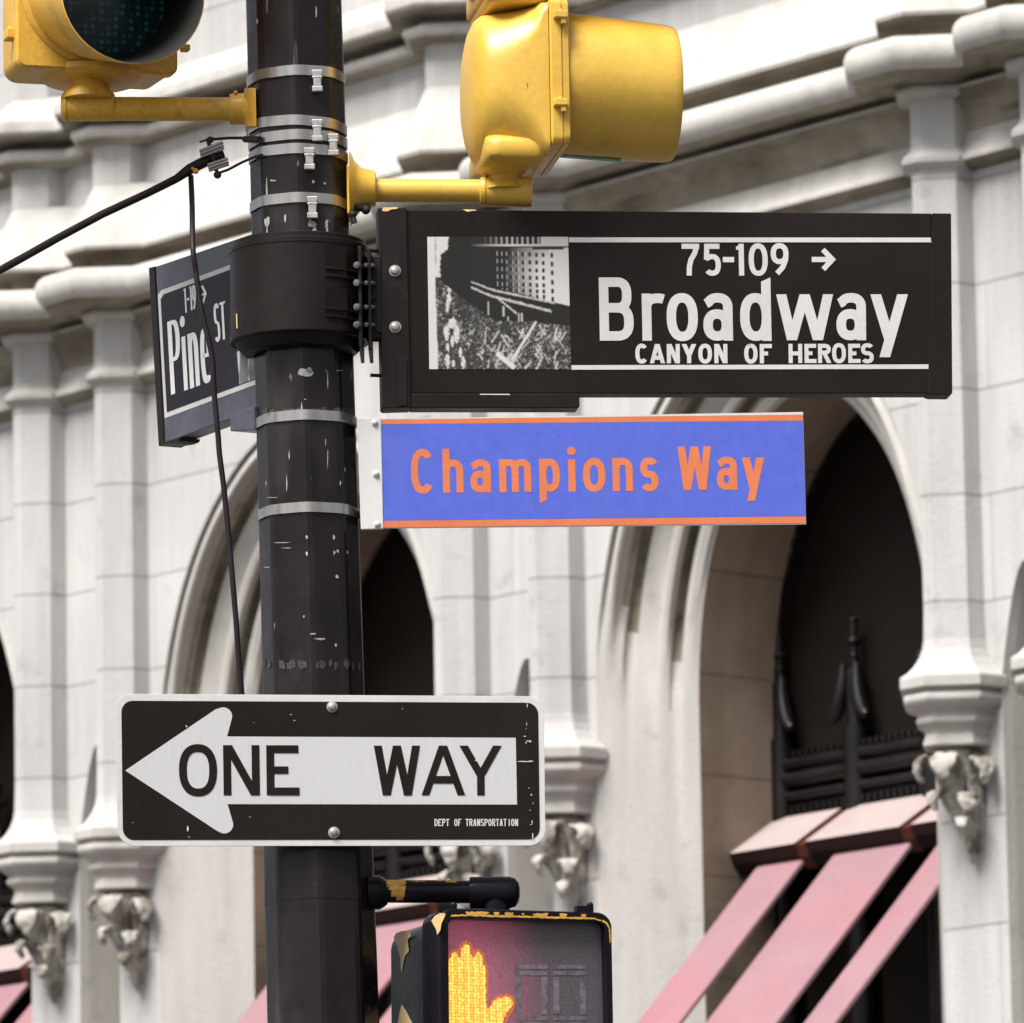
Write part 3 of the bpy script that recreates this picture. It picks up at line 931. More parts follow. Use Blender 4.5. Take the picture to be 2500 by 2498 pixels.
        R([(x1 - q - h * 1.2, yt + h * .9), (x1 - h * 1.4, m), (x1 - q - h * 1.2, yb - h * .9)], th)
    elif ch == 'r':
        S.append(rect(x0, yt, x0 + th, yb))
        R(se(x0 + w * .78, yt + H * .30, w * .78 - h, H * .30 - h, 172, 62, 14), th)
    elif ch == 'a':
        R([(x0 + w * .10, yt + H * .22)] + se(cx, yt + H * .30, w / 2 - h, H * .30 - h, 150, 0, 20) + [(r, yb)], th)
        R(se(cx - w * .03, yt + H * .67, w * .47 - h, H * .33 - h, 0, 360, 36)[:-1], th, closed=True)
    elif ch == 'd':
        S.append([(Vector((x1 - th, ext + th * .45)), Vector((x1, ext)), Vector((x1, yb)), Vector((x1 - th, yb)))])
        R(se(cx, m, (w - th) / 2, (H - th) / 2, 0, 360, 44)[:-1], th, closed=True)
    elif ch == 'p':
        S.append([(Vector((x0, yt)), Vector((x0 + th, yt)), Vector((x0 + th, ext - th * .45)), Vector((x0, ext)))])
        R(se(cx, m, (w - th) / 2, (H - th) / 2, 0, 360, 44)[:-1], th, closed=True)
    elif ch in 'hn':
        S.append(rect(x0, yt if ch == 'n' else ext, x0 + th, yb))
        R(se(cx, yt + H * .36, (w - th) / 2, H * .36 - h, 175, 0, 20) + [(r, yb)], th)
    elif ch == 'm':
        S.append(rect(x0, yt, x0 + th, yb))
        for a, c in ((x0, cx + h), (cx - h, x1)):
            R(se((a + c) / 2, yt + H * .33, (c - a - th) / 2, H * .33 - h, 175, 0, 16) + [(c - h, yb)], th)
    elif ch == 'i':
        S.append(rect(x0, yt, x1, yb))
        S.append([tuple(Vector((cx + th * .62 * cos(2 * pi * i / 16), ext + (48 if th == 35 else th * .62) * sin(2 * pi * i / 16))) for i in range(16))])
    elif ch == 'e':
        R([(x0 + th * .6, m), (r, m)] + se(cx, m, (w - th) / 2, (H - th) / 2, 2, 310, 34), th)
    elif ch == 'y':
        S.append(bar(l + th * .06, yt, cx + w * .0, yt + H * .99, th * 1.12))
        S.append(bar(r - th * .06, yt, x0 + w * .37, ext, th * 1.12))
    return S
def text_mesh(mb, items, fn, th, place, mi=0):
    """items: (char, x0, x1, y top, y base, ext) in crop pixels; fn: crop pixel -> photo pixel; place(px, py, off)"""
    for it in items:
        ch, x0, x1, yt, yb = it[:5]
        ext = it[5] if len(it) > 5 else None
        for i, stroke in enumerate(glyph(ch, x0, x1, yt, yb, th, ext)):
            for q in stroke:
                mb.poly([place(*fn(v.x, v.y), .0012 + .00013 * i) for v in q], mi)

def bolt(parent, p, n, r, mat=None, name="bolt"):
    p, n = Vector(p), Vector(n)
    MB().revolve(p, n, [(0, r * 1.15), (.0015, r * 1.15), (.0018, r * .92), (.005, r * .80), (.0068, r * .5), (.0072, r * .1)], 20).build(name, mat or M_bolt, parent, smooth=40)

# ------------------------------------------------------------------ broadway sign
SB = Plane(at(935, 740, Y0 - .07), radians(6.2))
nB = Vector(SB.n)
BW = thing("street_name_sign", "long black BROADWAY street sign with a black and white photo at its left", "sign", tuple(SB.on(1400, 740)))
def slab(pl, pts, o1, o0, mi=0, mb=None):
    mb = mb or MB()
    return mb.prism([pl.on(x, y, o1) for x, y in pts], Vector(pl.n) * (o0 - o1), mi)
slab(SB, [(990, 512), (2274, 521), (2276, 960.5), (1000, 961)], 0, -.05).build("sign_box", M_black, BW, bevel=.002)
slab(SB, [(922, 509), (940, 508), (992, 508), (1003, 996), (938, 998), (933, 994)], .006, -.055).build("mounting_bracket", M_frame, BW, bevel=.002)
slab(SB, [(1003.5, 961.6), (1414, 961.6), (1415, 992), (1410, 997), (1003.5, 997)], .003, -.05).build("lower_tray", M_frame, BW, bevel=.002)
slab(SB, [(2275, 521.5), (2321.5, 522), (2324.5, 961), (2319, 965), (2276, 964.5), (2265, 962)], .004, -.052).build("end_cap", M_black, BW, bevel=.0015)
mb = MB().tube([SB.on(906, 912, -.02), SB.on(934, 913, -.02)], .004, 8)
mb.build("hinge_pin", M_frame, BW)
mb = MB()
slab(SB, [(968, 878), (992, 878), (994, 992), (972, 994)], .010, .0062, mb=mb)
mb.build("latch_plate", M_frame, BW, bevel=.001)
mb = MB()
mb.poly([SB.on(x, y, .0012) for x, y in ((1389, 580), (2272, 580.5), (2273.5, 593), (2270, 592), (1389, 592))])
mb.poly([SB.on(x, y, .0012) for x, y in ((1395, 892), (2275, 890), (2274.5, 901), (1395, 903))])
mb.build("border_lines", M_white, BW)
mb = MB()
ym = 740
c1 = lambda x, y: (1400 + x / 3.864, 560 + y / 3.864)
c2 = lambda x, y: (1850 + x / 3.86, 500 + y / 3.86)
sh = lambda f: (lambda x, y: (lambda p: (p[0] + .020 * (p[1] - p[2]), p[1]))((*f(x, y), 0)))
def sheared(f, k, yref):
    def g_(x, y):
        px, py = f(x, y)
        return px + k * (py - yref), py
    return g_
text_mesh(mb, [('7', 1022, 1188, 137, 438), ('5', 1230, 1392, 137, 440), ('-', 1408, 1515, 262, 312), ('1', 1535, 1608, 137, 438), ('0', 1652, 1832, 133, 441)], sheared(c1, .02, 634), 49, SB.on)
text_mesh(mb, [('9', 122, 290, 363, 664)], sheared(c2, .02, 634), 49, SB.on)
mb.build("house_numbers", M_white, BW, normals=False)
mb = MB()
text_mesh(mb, [('>', 508, 737, 402, 632)], sheared(c2, .02, 634), 49, SB.on)
mb.build("arrow", M_white, BW, normals=False)
mb = MB()
text_mesh(mb, [('B', 243, 565, 455, 1052), ('r', 645, 838, 607, 1052), ('o', 877, 1171, 603, 1056), ('a', 1222, 1500, 603, 1052), ('d', 1570, 1863, 603, 1054, 455)], sheared(c1, .02, 755), 89, SB.on)
text_mesh(mb, [('w', 177, 708, 845, 1278), ('a', 740, 1019, 833, 1278), ('y', 1062, 1416, 845, 1278, 1438)], sheared(c2, .008, 775), 90, SB.on)
mb.build("lettering", M_white, BW, normals=False)
mb = MB()
text_mesh(mb, [('C', 583, 703, 1080, 1268), ('A', 720, 862, 1083, 1265), ('N', 880, 1003, 1083, 1265), ('Y', 1020, 1160, 1083, 1265), ('O', 1177, 1306, 1080, 1268), ('N', 1328, 1452, 1083, 1265), ], sheared(c1, .012, 864), 39, SB.on)
mb.build("subtitle", M_white, BW, normals=False)
mb = MB()
text_mesh(mb, [('O', 1610, 1736, 1080, 1268), ('F', 1757, 1872, 1083, 1265)], sheared(c1, .012, 864), 39, SB.on)
mb.build("subtitle", M_white, BW, normals=False)
mb = MB()
text_mesh(mb, [('H', 290, 418, 1312, 1493), ('E', 440, 550, 1312, 1493), ('R', 567, 688, 1312, 1493), ('O', 700, 830, 1305, 1495), ('E', 852, 965, 1312, 1493), ('S', 973, 1092, 1306, 1496)], sheared(c2, .012, 864), 38, SB.on)
mb.build("subtitle", M_white, BW, normals=False)
bolt(BW, SB.on(963.5, 662.7, .006), nB, .0112)
bolt(BW, SB.on(964.5, 800, .006), nB, .0112)
mb = MB()
for pts in ([(932, 517), (934, 508.5), (972, 507.5), (968, 512), (955, 513), (945, 518)], [(1129, 513), (1160, 513.5), (1162, 516), (1150, 517), (1140, 519)]):
    MB().poly([SB.on(x, y, .0075) for x, y in pts]).build("paint_chip", M_chippale, BW)
MB().poly([SB.on(x, y, .0042) for x, y in ((1171, 962.5), (1243, 962.5), (1245, 965.5), (1171, 965))]).build("paint_chip", M_white, BW)

# the printed parade photo: fine mosaic of greys
def picture():
    GX, GY = 210, 196
    X, Y = np.meshgrid(np.linspace(185, 1688, GX), np.linspace(122, 1508, GY))
    I = np.full(X.shape, .03)
    nz = lambda s_: np.kron(RNG.random((GY // s_ + 2, GX // s_ + 2)), np.ones((s_, s_)))[:GY, :GX]
    n1, n2, n3, n5 = nz(1), nz(2), nz(3), nz(5)
    # building front: light grows to the right, darker under the ledge
    bx = np.clip((X - 870) / 560, 0, 1)
    ledge = 590 + (X - 640) * .245
    inb = (Y > 235) & (Y < ledge) & (X > 860)
    lit = np.clip(bx * 1.15 - .35 + .35 * np.clip((Y - 260) / 200, 0, 1) * bx - .30 * np.clip((Y - 560) / 250, 0, 1) * (1 - bx), 0, 1)
    I[inb] = (.03 + .72 * lit ** 1.2)[inb]
    for cxw in (910, 960, 1012, 1072, 1135, 1205, 1275, 1345, 1420, 1510):
        for ry in (305, 388, 470, 550, 625, 690, 745):
            y = ry + (cxw - 1275) * .035
            ww = 10 + (cxw - 900) * .012
            mk = (abs(X - cxw) < ww) & (abs(Y - y) < 21) & inb
            I[mk] = .03
            mk = (abs(X - cxw - ww - 5) < 5) & (abs(Y - y) < 22) & inb & (cxw < 1230)
            I[mk] = .45 + .2 * n1[mk]
    side = (X > 1478) & (Y > 240) & (Y < 815 - abs(X - 1590) * .35)
    I[side] = .74
    for ry in (315, 408, 500, 598, 688, 775):
        I[(abs(X - 1512) < 13) & (abs(Y - ry) < 24)] = .04
    I[(Y > 195) & (Y < 220) & (X > 620)] = np.clip((X - 620) / 500, 0.05, 1)[(Y > 195) & (Y < 220) & (X > 620)] * .72
    top = (Y < 195) & (X > 780)
    I[top] = (.03 + .45 * (np.sin(X / 9.0) > .4) * np.clip((X - 780) / 300, 0, 1))[top]
    I[(X > 1400) & (Y < 215)] = .70
    I[(X > 1300) & (Y > 225) & (Y < 255) & (X < 1640)] = .05
    # balcony lines
    for (xa, ya, xb, yb, th) in ((640, 590, 870, 680, 9), (870, 680, 1530, 815, 11), (640, 650, 850, 740, 12), (850, 740, 1500, 905, 14), (930, 770, 1120, 925, 12)):
        mk = (X > xa) & (X < xb) & (abs(Y - (ya + (X - xa) * (yb - ya) / (xb - xa)) + 6 * (n2 - .5)) < th)
        I[mk] = .35 + .35 * n2[mk]
    for xa, ya, yb in ((822, 800, 945), (985, 850, 960), (1145, 920, 1030), (1180, 920, 1030), (1030, 960, 1090)):
        I[(abs(X - xa) < 10) & (Y > ya) & (Y < yb)] = .5
    # crowd
    bound = np.interp(X, [180, 285, 520, 900, 1300, 1690], [540, 555, 750, 1010, 1010, 1060])
    crowd = Y > bound
    sp = (n1 * .36 + n2 * .40 + n5 * .24)
    dens = .635 + .10 * np.sin(X / 130) * np.cos(Y / 90)
    I[crowd] = (np.clip((sp - dens) * 2.4, 0, .6) + .03 + .05 * n3)[crowd]
    def blob(xa, ya, rx, ry, v):
        mk = (((X - xa) / rx) ** 2 + ((Y - ya) / ry) ** 2 < 1 + .9 * (n2 - .5)) & crowd
        I[mk] = v * (.75 + .4 * n1[mk])
    for b_ in ((405, 660, 22, 40), (405, 760, 22, 60), (385, 840, 16, 70), (430, 1030, 45, 60), (370, 1130, 30, 80), (480, 1130, 30, 100), (430, 1220, 18, 60), (380, 1280, 16, 50), (515, 1330, 18, 55), (545, 1440, 22, 60), (380, 1430, 25, 70), (440, 1450, 14, 40)):
        blob(*b_, .72)
    rr = np.random.default_rng(3)
    for _ in range(48):       # streamers in the foreground
        xa, ya = rr.uniform(700, 1680), rr.uniform(1080, 1500)
        ln, an = rr.uniform(30, 170), radians(rr.choice([115, 120, 128, 60, 50, 100]) + rr.uniform(-10, 10))
        ux, uy = cos(an), sin(an)
        a_ = (X - xa) * ux + (Y - ya) * uy
        p_ = abs(-(X - xa) * uy + (Y - ya) * ux)
        mk = (abs(a_) < ln / 2) & (p_ < rr.uniform(4, 12) * (.6 + .8 * n2)) & crowd
        I[mk] = .35 + .4 * n1[mk]
    for (xa, ya, xb, yb, th) in ((900, 1340, 1090, 1500, 26), (1060, 1420, 1240, 1150, 14), (1240, 1150, 1330, 1010, 12)):
        Ln = sqrt((xb - xa) ** 2 + (yb - ya) ** 2)
        ux, uy = (xb - xa) / Ln, (yb - ya) / Ln
        a_ = (X - xa) * ux + (Y - ya) * uy
        p_ = abs(-(X - xa) * uy + (Y - ya) * ux)
        I[(a_ > 0) & (a_ < Ln) & (p_ < th)] = .72
    # dark street canyon and pale margin
    I[(Y < bound) & (X < 640) & ~((X < 400) & (Y < 560))] = .028
    edge = 400 - 85 * np.clip((Y - 240) / 70, 0, 1) + 18 * (n3 - .5)
    I[(X < edge) & (Y < 545)] = .70
    I[(abs(X - 268) < 5) & (Y < 420) & (n1 > .35)] = .25
    I[X < 265 + (Y - 900) * .02] = .72
    for _ in range(1):
        P_ = np.pad(I, 1, mode='edge')
        Bl = (P_[1:-1, :-2] + 2 * P_[1:-1, 1:-1] + P_[1:-1, 2:]) / 4
        P_ = np.pad(Bl, 1, mode='edge')
        I = (P_[:-2, 1:-1] + 2 * P_[1:-1, 1:-1] + P_[2:, 1:-1]) / 4
    mb = MB()
    quad = [(1043, 578.5), (1387, 578.5), (1394, 902), (1048, 901.5)]
    vs, fs = [], []
    P = [SB.on(x, y, .0008) for x, y in quad]
    for j in range(GY + 1):
        v = j / GY
        a_, b_ = P[0].lerp(P[3], v), P[1].lerp(P[2], v)
        for i in range(GX + 1):
            vs.append(a_.lerp(b_, i / GX))
    for j in range(GY):
        for i in range(GX):
            q = j * (GX + 1) + i
            fs.append((q, q + 1, q + GX + 2, q + GX + 1))
    mb.add(vs, fs)
    m = bpy.data.materials.new("printed_photo")
    m.use_nodes = True
    b = m.node_tree.nodes["Principled BSDF"]
    b.inputs['Roughness'].default_value = .45
    b.inputs['Specular IOR Level'].default_value = .14
    ca = m.node_tree.nodes.new("ShaderNodeVertexColor")
    ca.layer_name = "print"
    m.node_tree.links.new(ca.outputs[0], b.inputs['Base Color'])
    o = mb.build("picture", m, BW, normals=False)
    at_ = o.data.color_attributes.new("print", 'FLOAT_COLOR', 'CORNER')
    val = np.repeat(I.reshape(-1), 4)
    val = np.clip(val * .78, .0095, .58)
    cols = np.stack([val, val * .965, val * .93, np.ones_like(val)], 1)
    at_.data.foreach_set("color", cols.reshape(-1).astype(np.float32))
picture()

# ------------------------------------------------------------------ champions way sign
SCW = Plane(at(930, 1150, Y0 - .065), radians(1.6))
CW = thing("street_name_sign", "blue and orange CHAMPIONS WAY sign strapped beneath the black street sign", "sign", tuple(SCW.on(1450, 1150)))
slab(SCW, [(929.9, 1023), (1960.5, 1006), (1968.3, 1280), (936.5, 1290)], 0, -.004).build("panel", M_white, CW)
mb = MB().poly([SCW.on(x, y, .0009) for x, y in ((930.6, 1036), (1960, 1027.5), (1967, 1260.5), (936, 1271.5))])
mb.build("blue_field", M_blue, CW)
mb = MB()
mb.poly([SCW.on(x, y, .0010) for x, y in ((930.2, 1024.5), (1960, 1012.3), (1960.4, 1027.2), (930.8, 1035.7))])
mb.poly([SCW.on(x, y, .0010) for x, y in ((936.2, 1272), (1967, 1261), (1967.6, 1277.5), (936.6, 1288.3))])
mb.build("orange_stripes", M_orange, CW)
mb = MB()
c3 = lambda x, y: (900 + x / 3.5127, 1000 + (y - (x - 600) * .0100) / 3.5127)
c3s = sheared(c3, .022, 1165)
text_mesh(mb, [('C', 364, 562, 337, 722), ('h', 636, 812, 432, 715, 338), ('a', 872, 1048, 432, 716), ('m', 1120, 1394, 432, 716), ('p', 1463, 1641, 432, 716, 812), ('i', 1712, 1774, 440, 716, 368),
               ('o', 1838, 2030, 430, 720), ('n', 2092, 2266, 432, 716), ('s', 2330, 2486, 430, 720), ], c3s, 60, SCW.on)
mb.build("lettering", M_orange, CW, normals=False)
mb = MB()
text_mesh(mb, [('W', 2655, 2940, 340, 714), ('a', 2986, 3160, 430, 716), ('y', 3204, 3396, 438, 716, 812)], c3s, 60, SCW.on)
mb.build("lettering", M_orange, CW, normals=False)
mb = MB()
slab(SCW, [(872, 1022), (929.4, 1020.5), (936, 1291), (881, 1293)], .003, -.012, mb=mb)
mb.build("mounting_bracket", M_alu, CW, bevel=.001)
for x, y in ((915, 1033), (918, 1158), (921, 1281)):
    bolt(CW, SCW.on(x, y, .003), SCW.n, .0068, M_alu, "rivet")

# ------------------------------------------------------------------ one way sign
SO = Plane(at(800, 1880, Y0 - .135), radians(7.5))
OW = thing("one_way_sign", "black and white ONE WAY arrow sign bolted low on the pole", "sign", tuple(SO.on(800, 1880)))
def rrect(c4, r, n=8):
    """rounded quad from four corners (TL, TR, BR, BL) in photo pixels"""
    out = []
    c4 = [Vector(c) for c in c4]
    for i in range(4):
        p, a, b = c4[i], c4[i - 1], c4[(i + 1) % 4]
        u, v = (a - p).normalized(), (b - p).normalized()
        c = p + u * r + v * r
        for k in range(n + 1):
            t = k / n * pi / 2
            out.append(tuple(c - v * r * cos(t) - u * r * sin(t)))
    return out
slab(SO, rrect([(280, 1694), (1328, 1700), (1332, 2065), (288, 2066)], 42), 0, -.0035).build("panel", M_white, OW, bevel=.0006)
mb = MB().poly([SO.on(x, y, .0008) for x, y in rrect([(296, 1711), (1313.5, 1716), (1318, 2049.5), (300, 2051)], 28)])
mb.build("black_field", M_black, OW)
o5 = lambda x, y: (270 + x / 3.5127, 1680 + y / 3.5127)
def arc_pts(cx, cy, r, a0, a1, n=10):
    return [(cx + r * cos(radians(a0 + (a1 - a0) * i / n)), cy + r * sin(radians(a0 + (a1 - a0) * i / n))) for i in range(n + 1)]
arrow = [(125, 708)] + [(905, 180)] + arc_pts(965, 243, 77, -122, 12) + [(998, 416), (3474, 427), (3485, 1000), (1003, 996)] + arc_pts(975, 1172, 76, -12, 122) + [(918, 1229)]
mb = MB().poly([SO.on(*o5(x, y), .0015) for x, y in arrow])
mb.build("arrow", M_white2, OW)
mb = MB()
on2 = lambda px, py, off: SO.on(px, py, off + .0012)
o6 = lambda x, y: (800 + x / 3.5127, 1680 + y / 3.5127)
text_mesh(mb, [('O', 586, 912, 482, 930), ('N', 966, 1277, 491, 921), ('E', 1336, 1612, 492, 921)], sheared(o5, .014, 1881), 67, on2)
mb.build("lettering", M_black, OW, normals=False)
mb = MB()
text_mesh(mb, [('W', 398, 790, 495, 921), ('A', 803, 1176, 495, 921), ('Y', 1128, 1494, 495, 921)], sheared(o6, .008, 1881), 64, on2)
mb.build("lettering", M_black, OW, normals=False)
mb = MB()
items = []
for wtxt, x0, x1 in (("DEPT", 915, 1042), ("OF", 1085, 1145), ("TRANSPORTATION", 1182, 1632)):
    p = (x1 - x0 + 5) / len(wtxt)
    for i, ch in enumerate(wtxt):
        items.append((ch, x0 + p * i + (6 if ch == 'I' else 0), x0 + p * (i + 1) - 5, 1123, 1184))
text_mesh(mb, items, o6, 8.5, SO.on)
mb.build("small_print", M_white, OW, normals=False)
bolt(OW, SO.on(810.5, 1726.4, .001), SO.n, .0104)
bolt(OW, SO.on(815, 2033, .001), SO.n, .0108)
mb = MB()
rr = random.Random(11)
for (x, y, a, b) in ((1720, 455, 32, 5), (1735, 462, 10, 14), (1690, 632, 68, 6), (1735, 628, 25, 8), (1690, 415, 16, 5), (1745, 918, 9, 10), (1700, 470, 4, 12), (1752, 1150, 4, 28), (1740, 1172, 12, 3), (1757, 1270, 6, 28), (1710, 150, 4, 22), (1705, 310, 3, 18), (1735, 1050, 4, 6), (1760, 990, 2, 14), (1725, 860, 10, 3), (640, 180, 6, 4), (1270, 622, 8, 7), (1700, 350, 2, 10)):
    mb.poly([SO.on(*o6(x + a * cos(2 * pi * i / 9) * rr.uniform(.5, 1.1), y + b * sin(2 * pi * i / 9) * rr.uniform(.5, 1.1)), .0031) for i in range(9)])
for (x, y, a, b) in ((650, 330, 8, 12), (660, 1210, 9, 30), (672, 1280, 4, 8), (190, 1155, 6, 6), (1545, 230, 8, 4), (1575, 280, 7, 6), (1225, 298, 5, 3), (1195, 1105, 7, 4)):
    mb.poly([SO.on(*o5(x + a * cos(2 * pi * i / 9) * rr.uniform(.5, 1.1), y + b * sin(2 * pi * i / 9) * rr.uniform(.5, 1.1)), .0031) for i in range(9)])
mb.build("scratches", M_white, OW)

# ------------------------------------------------------------------ pine street sign, seen at a sharp angle
SP = Plane(at(625, 800, Y0), radians(-61))
PN = thing("street_name_sign", "PINE ST sign seen at a sharp angle left of the pole", "sign", tuple(SP.on(480, 830)))
q5 = lambda x, y: (350 + x / 3.51, 550 + y / 3.51)
def pin(a_, b_):               # sheared sheet coordinates -> photo pixel
    return q5(125 + a_ + .0553 * b_, 570 - .372 * a_ + b_)
def pslab(pts, o1, o0):
    return MB().prism([SP.on(*pin(a_, b_), o1) for a_, b_ in pts], Vector(SP.n) * (o0 - o1))
pslab([(-8, -219), (930, -190), (930, 1290), (-10, 1292)], 0, -.045).build("sign_box", M_bluegrey, PN, bevel=.002)
pslab([(-62, -228), (-12, -222), (-12, 1297), (-62, 1302)], .002, -.055).build("end_cap", M_frame, PN, bevel=.002)
mb = MB().poly([SP.on(*pin(a_, b_), .0008) for a_, b_ in ((0, 28), (28, 0), (860, 0), (860, 1085), (0, 1085))])
mb.build("white_border", M_white, PN)
mb = MB().poly([SP.on(*pin(a_, b_), .0016) for a_, b_ in ((24, 75), (50, 42), (860, 42), (860, 1042), (24, 1042))])
mb.build("dark_field", M_pine, PN)
M_white3 = pm("bright_reflective_lettering", (0.74, 0.73, 0.72), 0.45, 0, .04, 12, spec=.3)
mb = MB()
onp = lambda px, py, off: SP.on(px, py, off + .0013)
text_mesh(mb, [('P', 71, 170, 288, 912), ('i', 183, 216, 459, 918, 331), ('n', 234, 320, 454, 920), ('e', 336, 425, 450, 925)], pin, 35, onp)
mb.build("lettering", M_white3, PN, normals=False)
mb = MB()
text_mesh(mb, [('S', 466, 513, 283, 612), ('T', 517, 567, 290, 612)], pin, 19, onp)
mb.build("lettering", M_white3, PN, normals=False)
mb = MB()
text_mesh(mb, [('1', 222, 243, 60, 268), ('-', 249, 267, 150, 172), ('1', 272, 291, 60, 266), ('9', 293, 326, 58, 266)], pin, 14, onp)
mb.build("house_numbers", M_white3, PN, normals=False)
mb = MB()
text_mesh(mb, [('>', 366, 421, 84, 250)], pin, 17, onp)
mb.build("arrow", M_white3, PN, normals=False)
mb = MB().poly([SP.on(*pin(a_, b_), .0022) for a_, b_ in ((640, 760), (700, 720), (860, 700), (860, 1036), (790, 1038), (650, 1038))])
mb.build("scraped_patch", M_worn, PN)
mb = MB()
mb.prism([SP.on(x, y, .012) for x, y in ((573, 1015), (632, 992), (632, 1050), (574, 1054))], Vector(SP.n) * -.06)
mb.build("lower_bracket", M_bluegrey, PN, bevel=.002)
mb = MB().prism([SP.on(x, y, .004) for x, y in ((392, 1084), (444, 1069), (440, 1077), (428, 1082), (395, 1087))], Vector(SP.n) * -.05)
mb.build("drain_lip", M_frame, PN)

# ------------------------------------------------------------------ cables
def smooth_path(P, n=5):
    P = [Vector(p) for p in P]
    out = []
    for i in range(len(P) - 1):
        a, b, c, d = P[max(i - 1, 0)], P[i], P[i + 1], P[min(i + 2, len(P) - 1)]
        for k in range(n):
            t = k / n
            out.append(.5 * ((2 * b) + (c - a) * t + (2 * a - 5 * b + 4 * c - d) * t * t + (3 * b - a - 3 * c + d) * t ** 3))
    return out + [P[-1]]
c5 = lambda x, y: at(350 + x / 3.51, 550 + y / 3.51, Y0 - .16)
path = [at(466, 432, Y0 - .02), at(467, 452, Y0 - .05), at(469, 505, Y0 - .1), at(471, 606, Y0 - .16), at(478, 664, Y0 - .16), at(486, 720, Y0 - .16), at(496, 778, Y0 - .16), c5(550, 950), c5(588, 1130), c5(600, 1300), c5(612, 1500), c5(640, 1800), at(536, 1110, Y0 - .16), at(547, 1196, Y0 - .16), at(560, 1330, Y0 - .16), at(575, 1500, Y0 - .16), at(590, 1690, Y0 - .15), at(610, 1790, Y0 - .12), at(640, 1860, Y0 - .09)]
tag(MB().tube(smooth_path(path), .0062, 10).build("hanging_cable", M_cable, smooth=60), "thin black cable hanging down across the Pine sign to the arrow sign", "cable")
path = [at(-700, 1000, Y0 - 1.4), at(0, 660, Y0 - .5), at(60, 627, Y0 - .42), at(140, 582, Y0 - .32), at(250, 523, Y0 - .22), at(360, 472, Y0 - .12), at(430, 437, Y0 - .04), at(462, 414, Y0 - .02), at(505, 392, Y0), at(548, 378, Y0)]
tag(MB().tube(path, [.0085, .0085, .0085, .0085, .0085, .0085, .009, .012, .0125, .0105], 12).build("span_cable", M_cable, smooth=60), "thick black cable running down left from the pole out of the picture", "cable")
CC = thing("cable_clamp", "small ridged metal cable clamp wired to the pole below the left arm", "clamp", tuple(at(520, 385, Y0)))
for (xa, ya, xb, yb, nm) in ((487, 376, 544, 354, 0), (507, 410, 556, 394, 1)):
    mb = MB()
    for k in range(3):
        mb.tube([at(xa + k * 1.5, ya - 7 + k * 7, Y0 - .02 - .004 * (k == 1)), at(xb + k * 1.5, yb - 7 + k * 7, Y0 - .02 - .004 * (k == 1))], .0036, 8)
    mb.build("ridged_plate", M_bolt, CC, smooth=60)
mb = MB().tube([at(506, 338, Y0 - .015), at(533, 432, Y0 - .015)], .0042, 8)
mb.ball(at(513, 342, Y0 - .015), .008, 6).ball(at(531, 427, Y0 - .015), .009, 6)
mb.tube([at(487, 347, Y0 - .015), at(522, 337, Y0 - .015)], .0022, 6)
mb.build("clamp_bolt", M_rubber, CC)
mb = MB().tube([at(522, 340, Y0 - .01), at(560, 337, Y0 - .01), at(598, 337, Y0 - .02), at(630, 336, Y0 - .07), at(637, 350, Y0 - .085)], .0033, 8)
mb.tube([at(598, 340, Y0 - .02), at(634, 341, Y0 - .085)], .0075, 8)
mb.tube([at(530, 424, Y0 - .01), at(556, 415, Y0 - .01), at(590, 397, Y0 - .02), at(620, 384, Y0 - .06), at(640, 378, Y0 - .09)], .0030, 8)
mb.build("tie_wire", M_cable, CC, smooth=60)
mb = MB().ball(at(478, 418, Y0 - .028), .0065, 7).ball(at(470, 412, Y0 - .028), .004, 6)
mb.build("tape_mark", M_chipyel, CC)

# ------------------------------------------------------------------ left traffic signal (green section seen from the front)
def sq_ring(o, X, Z, hx, hz, rc_, n=5):
    out = []
    for sx, sz, a0 in ((1, 1, 0), (-1, 1, 90), (-1, -1, 180), (1, -1, 270)):
        for k in range(n + 1):
            a = radians(a0 + 90 * k / n)
            out.append(o + X * (sx * (hx - rc_) + rc_ * cos(a)) + Z * (sz * (hz - rc_) + rc_ * sin(a)))
    return out
def lens_mat(name, dark, bright):
    m = bpy.data.materials.new(name)
    m.use_nodes = True
    N, Lk = m.node_tree.nodes, m.node_tree.links
    b = N["Principled BSDF"]
    tc = N.new("ShaderNodeTexCoord")
    vo = N.new("ShaderNodeTexVoronoi")
    vo.inputs['Scale'].default_value = 62
    vo.inputs['Randomness'].default_value = .25
    Lk.new(tc.outputs['Object'], vo.inputs['Vector'])
    r = N.new("ShaderNodeMapRange")
    r.inputs['From Min'].default_value, r.inputs['From Max'].default_value = .15, .45
    r.inputs['To Min'].default_value, r.inputs['To Max'].default_value = 1, 0
    Lk.new(vo.outputs['Distance'], r.inputs['Value'])
    mx = N.new("ShaderNodeMix"); mx.data_type = 'RGBA'
    mx.inputs[6].default_value = (*dark, 1)
    mx.inputs[7].default_value = (*bright, 1)
    Lk.new(r.outputs[0], mx.inputs[0])
    Lk.new(mx.outputs[2], b.inputs['Base Color'])
    b.inputs['Roughness'].default_value = .25
    return m
M_green = lens_mat("dark_green_lens", (.010, .030, .032), (.035, .17, .17))
M_red = lens_mat("dark_red_lens", (.03, .008, .006), (.12, .02, .015))
M_amber = lens_mat("dark_amber_lens", (.03, .018, .005), (.14, .07, .01))
YAWL = radians(17)
aL = Vector((sin(YAWL), -cos(YAWL), 0))
bL = Vector((cos(YAWL), sin(YAWL), 0))
Zv = Vector((0, 0, 1))
oL = at(235, -23, Y0 - .04)
TS = thing("traffic_signal", "yellow traffic signal facing the camera at the top left, its dark lens showing", "traffic light", tuple(at(214, 262, Y0)))
HS = .366                     # height of one section
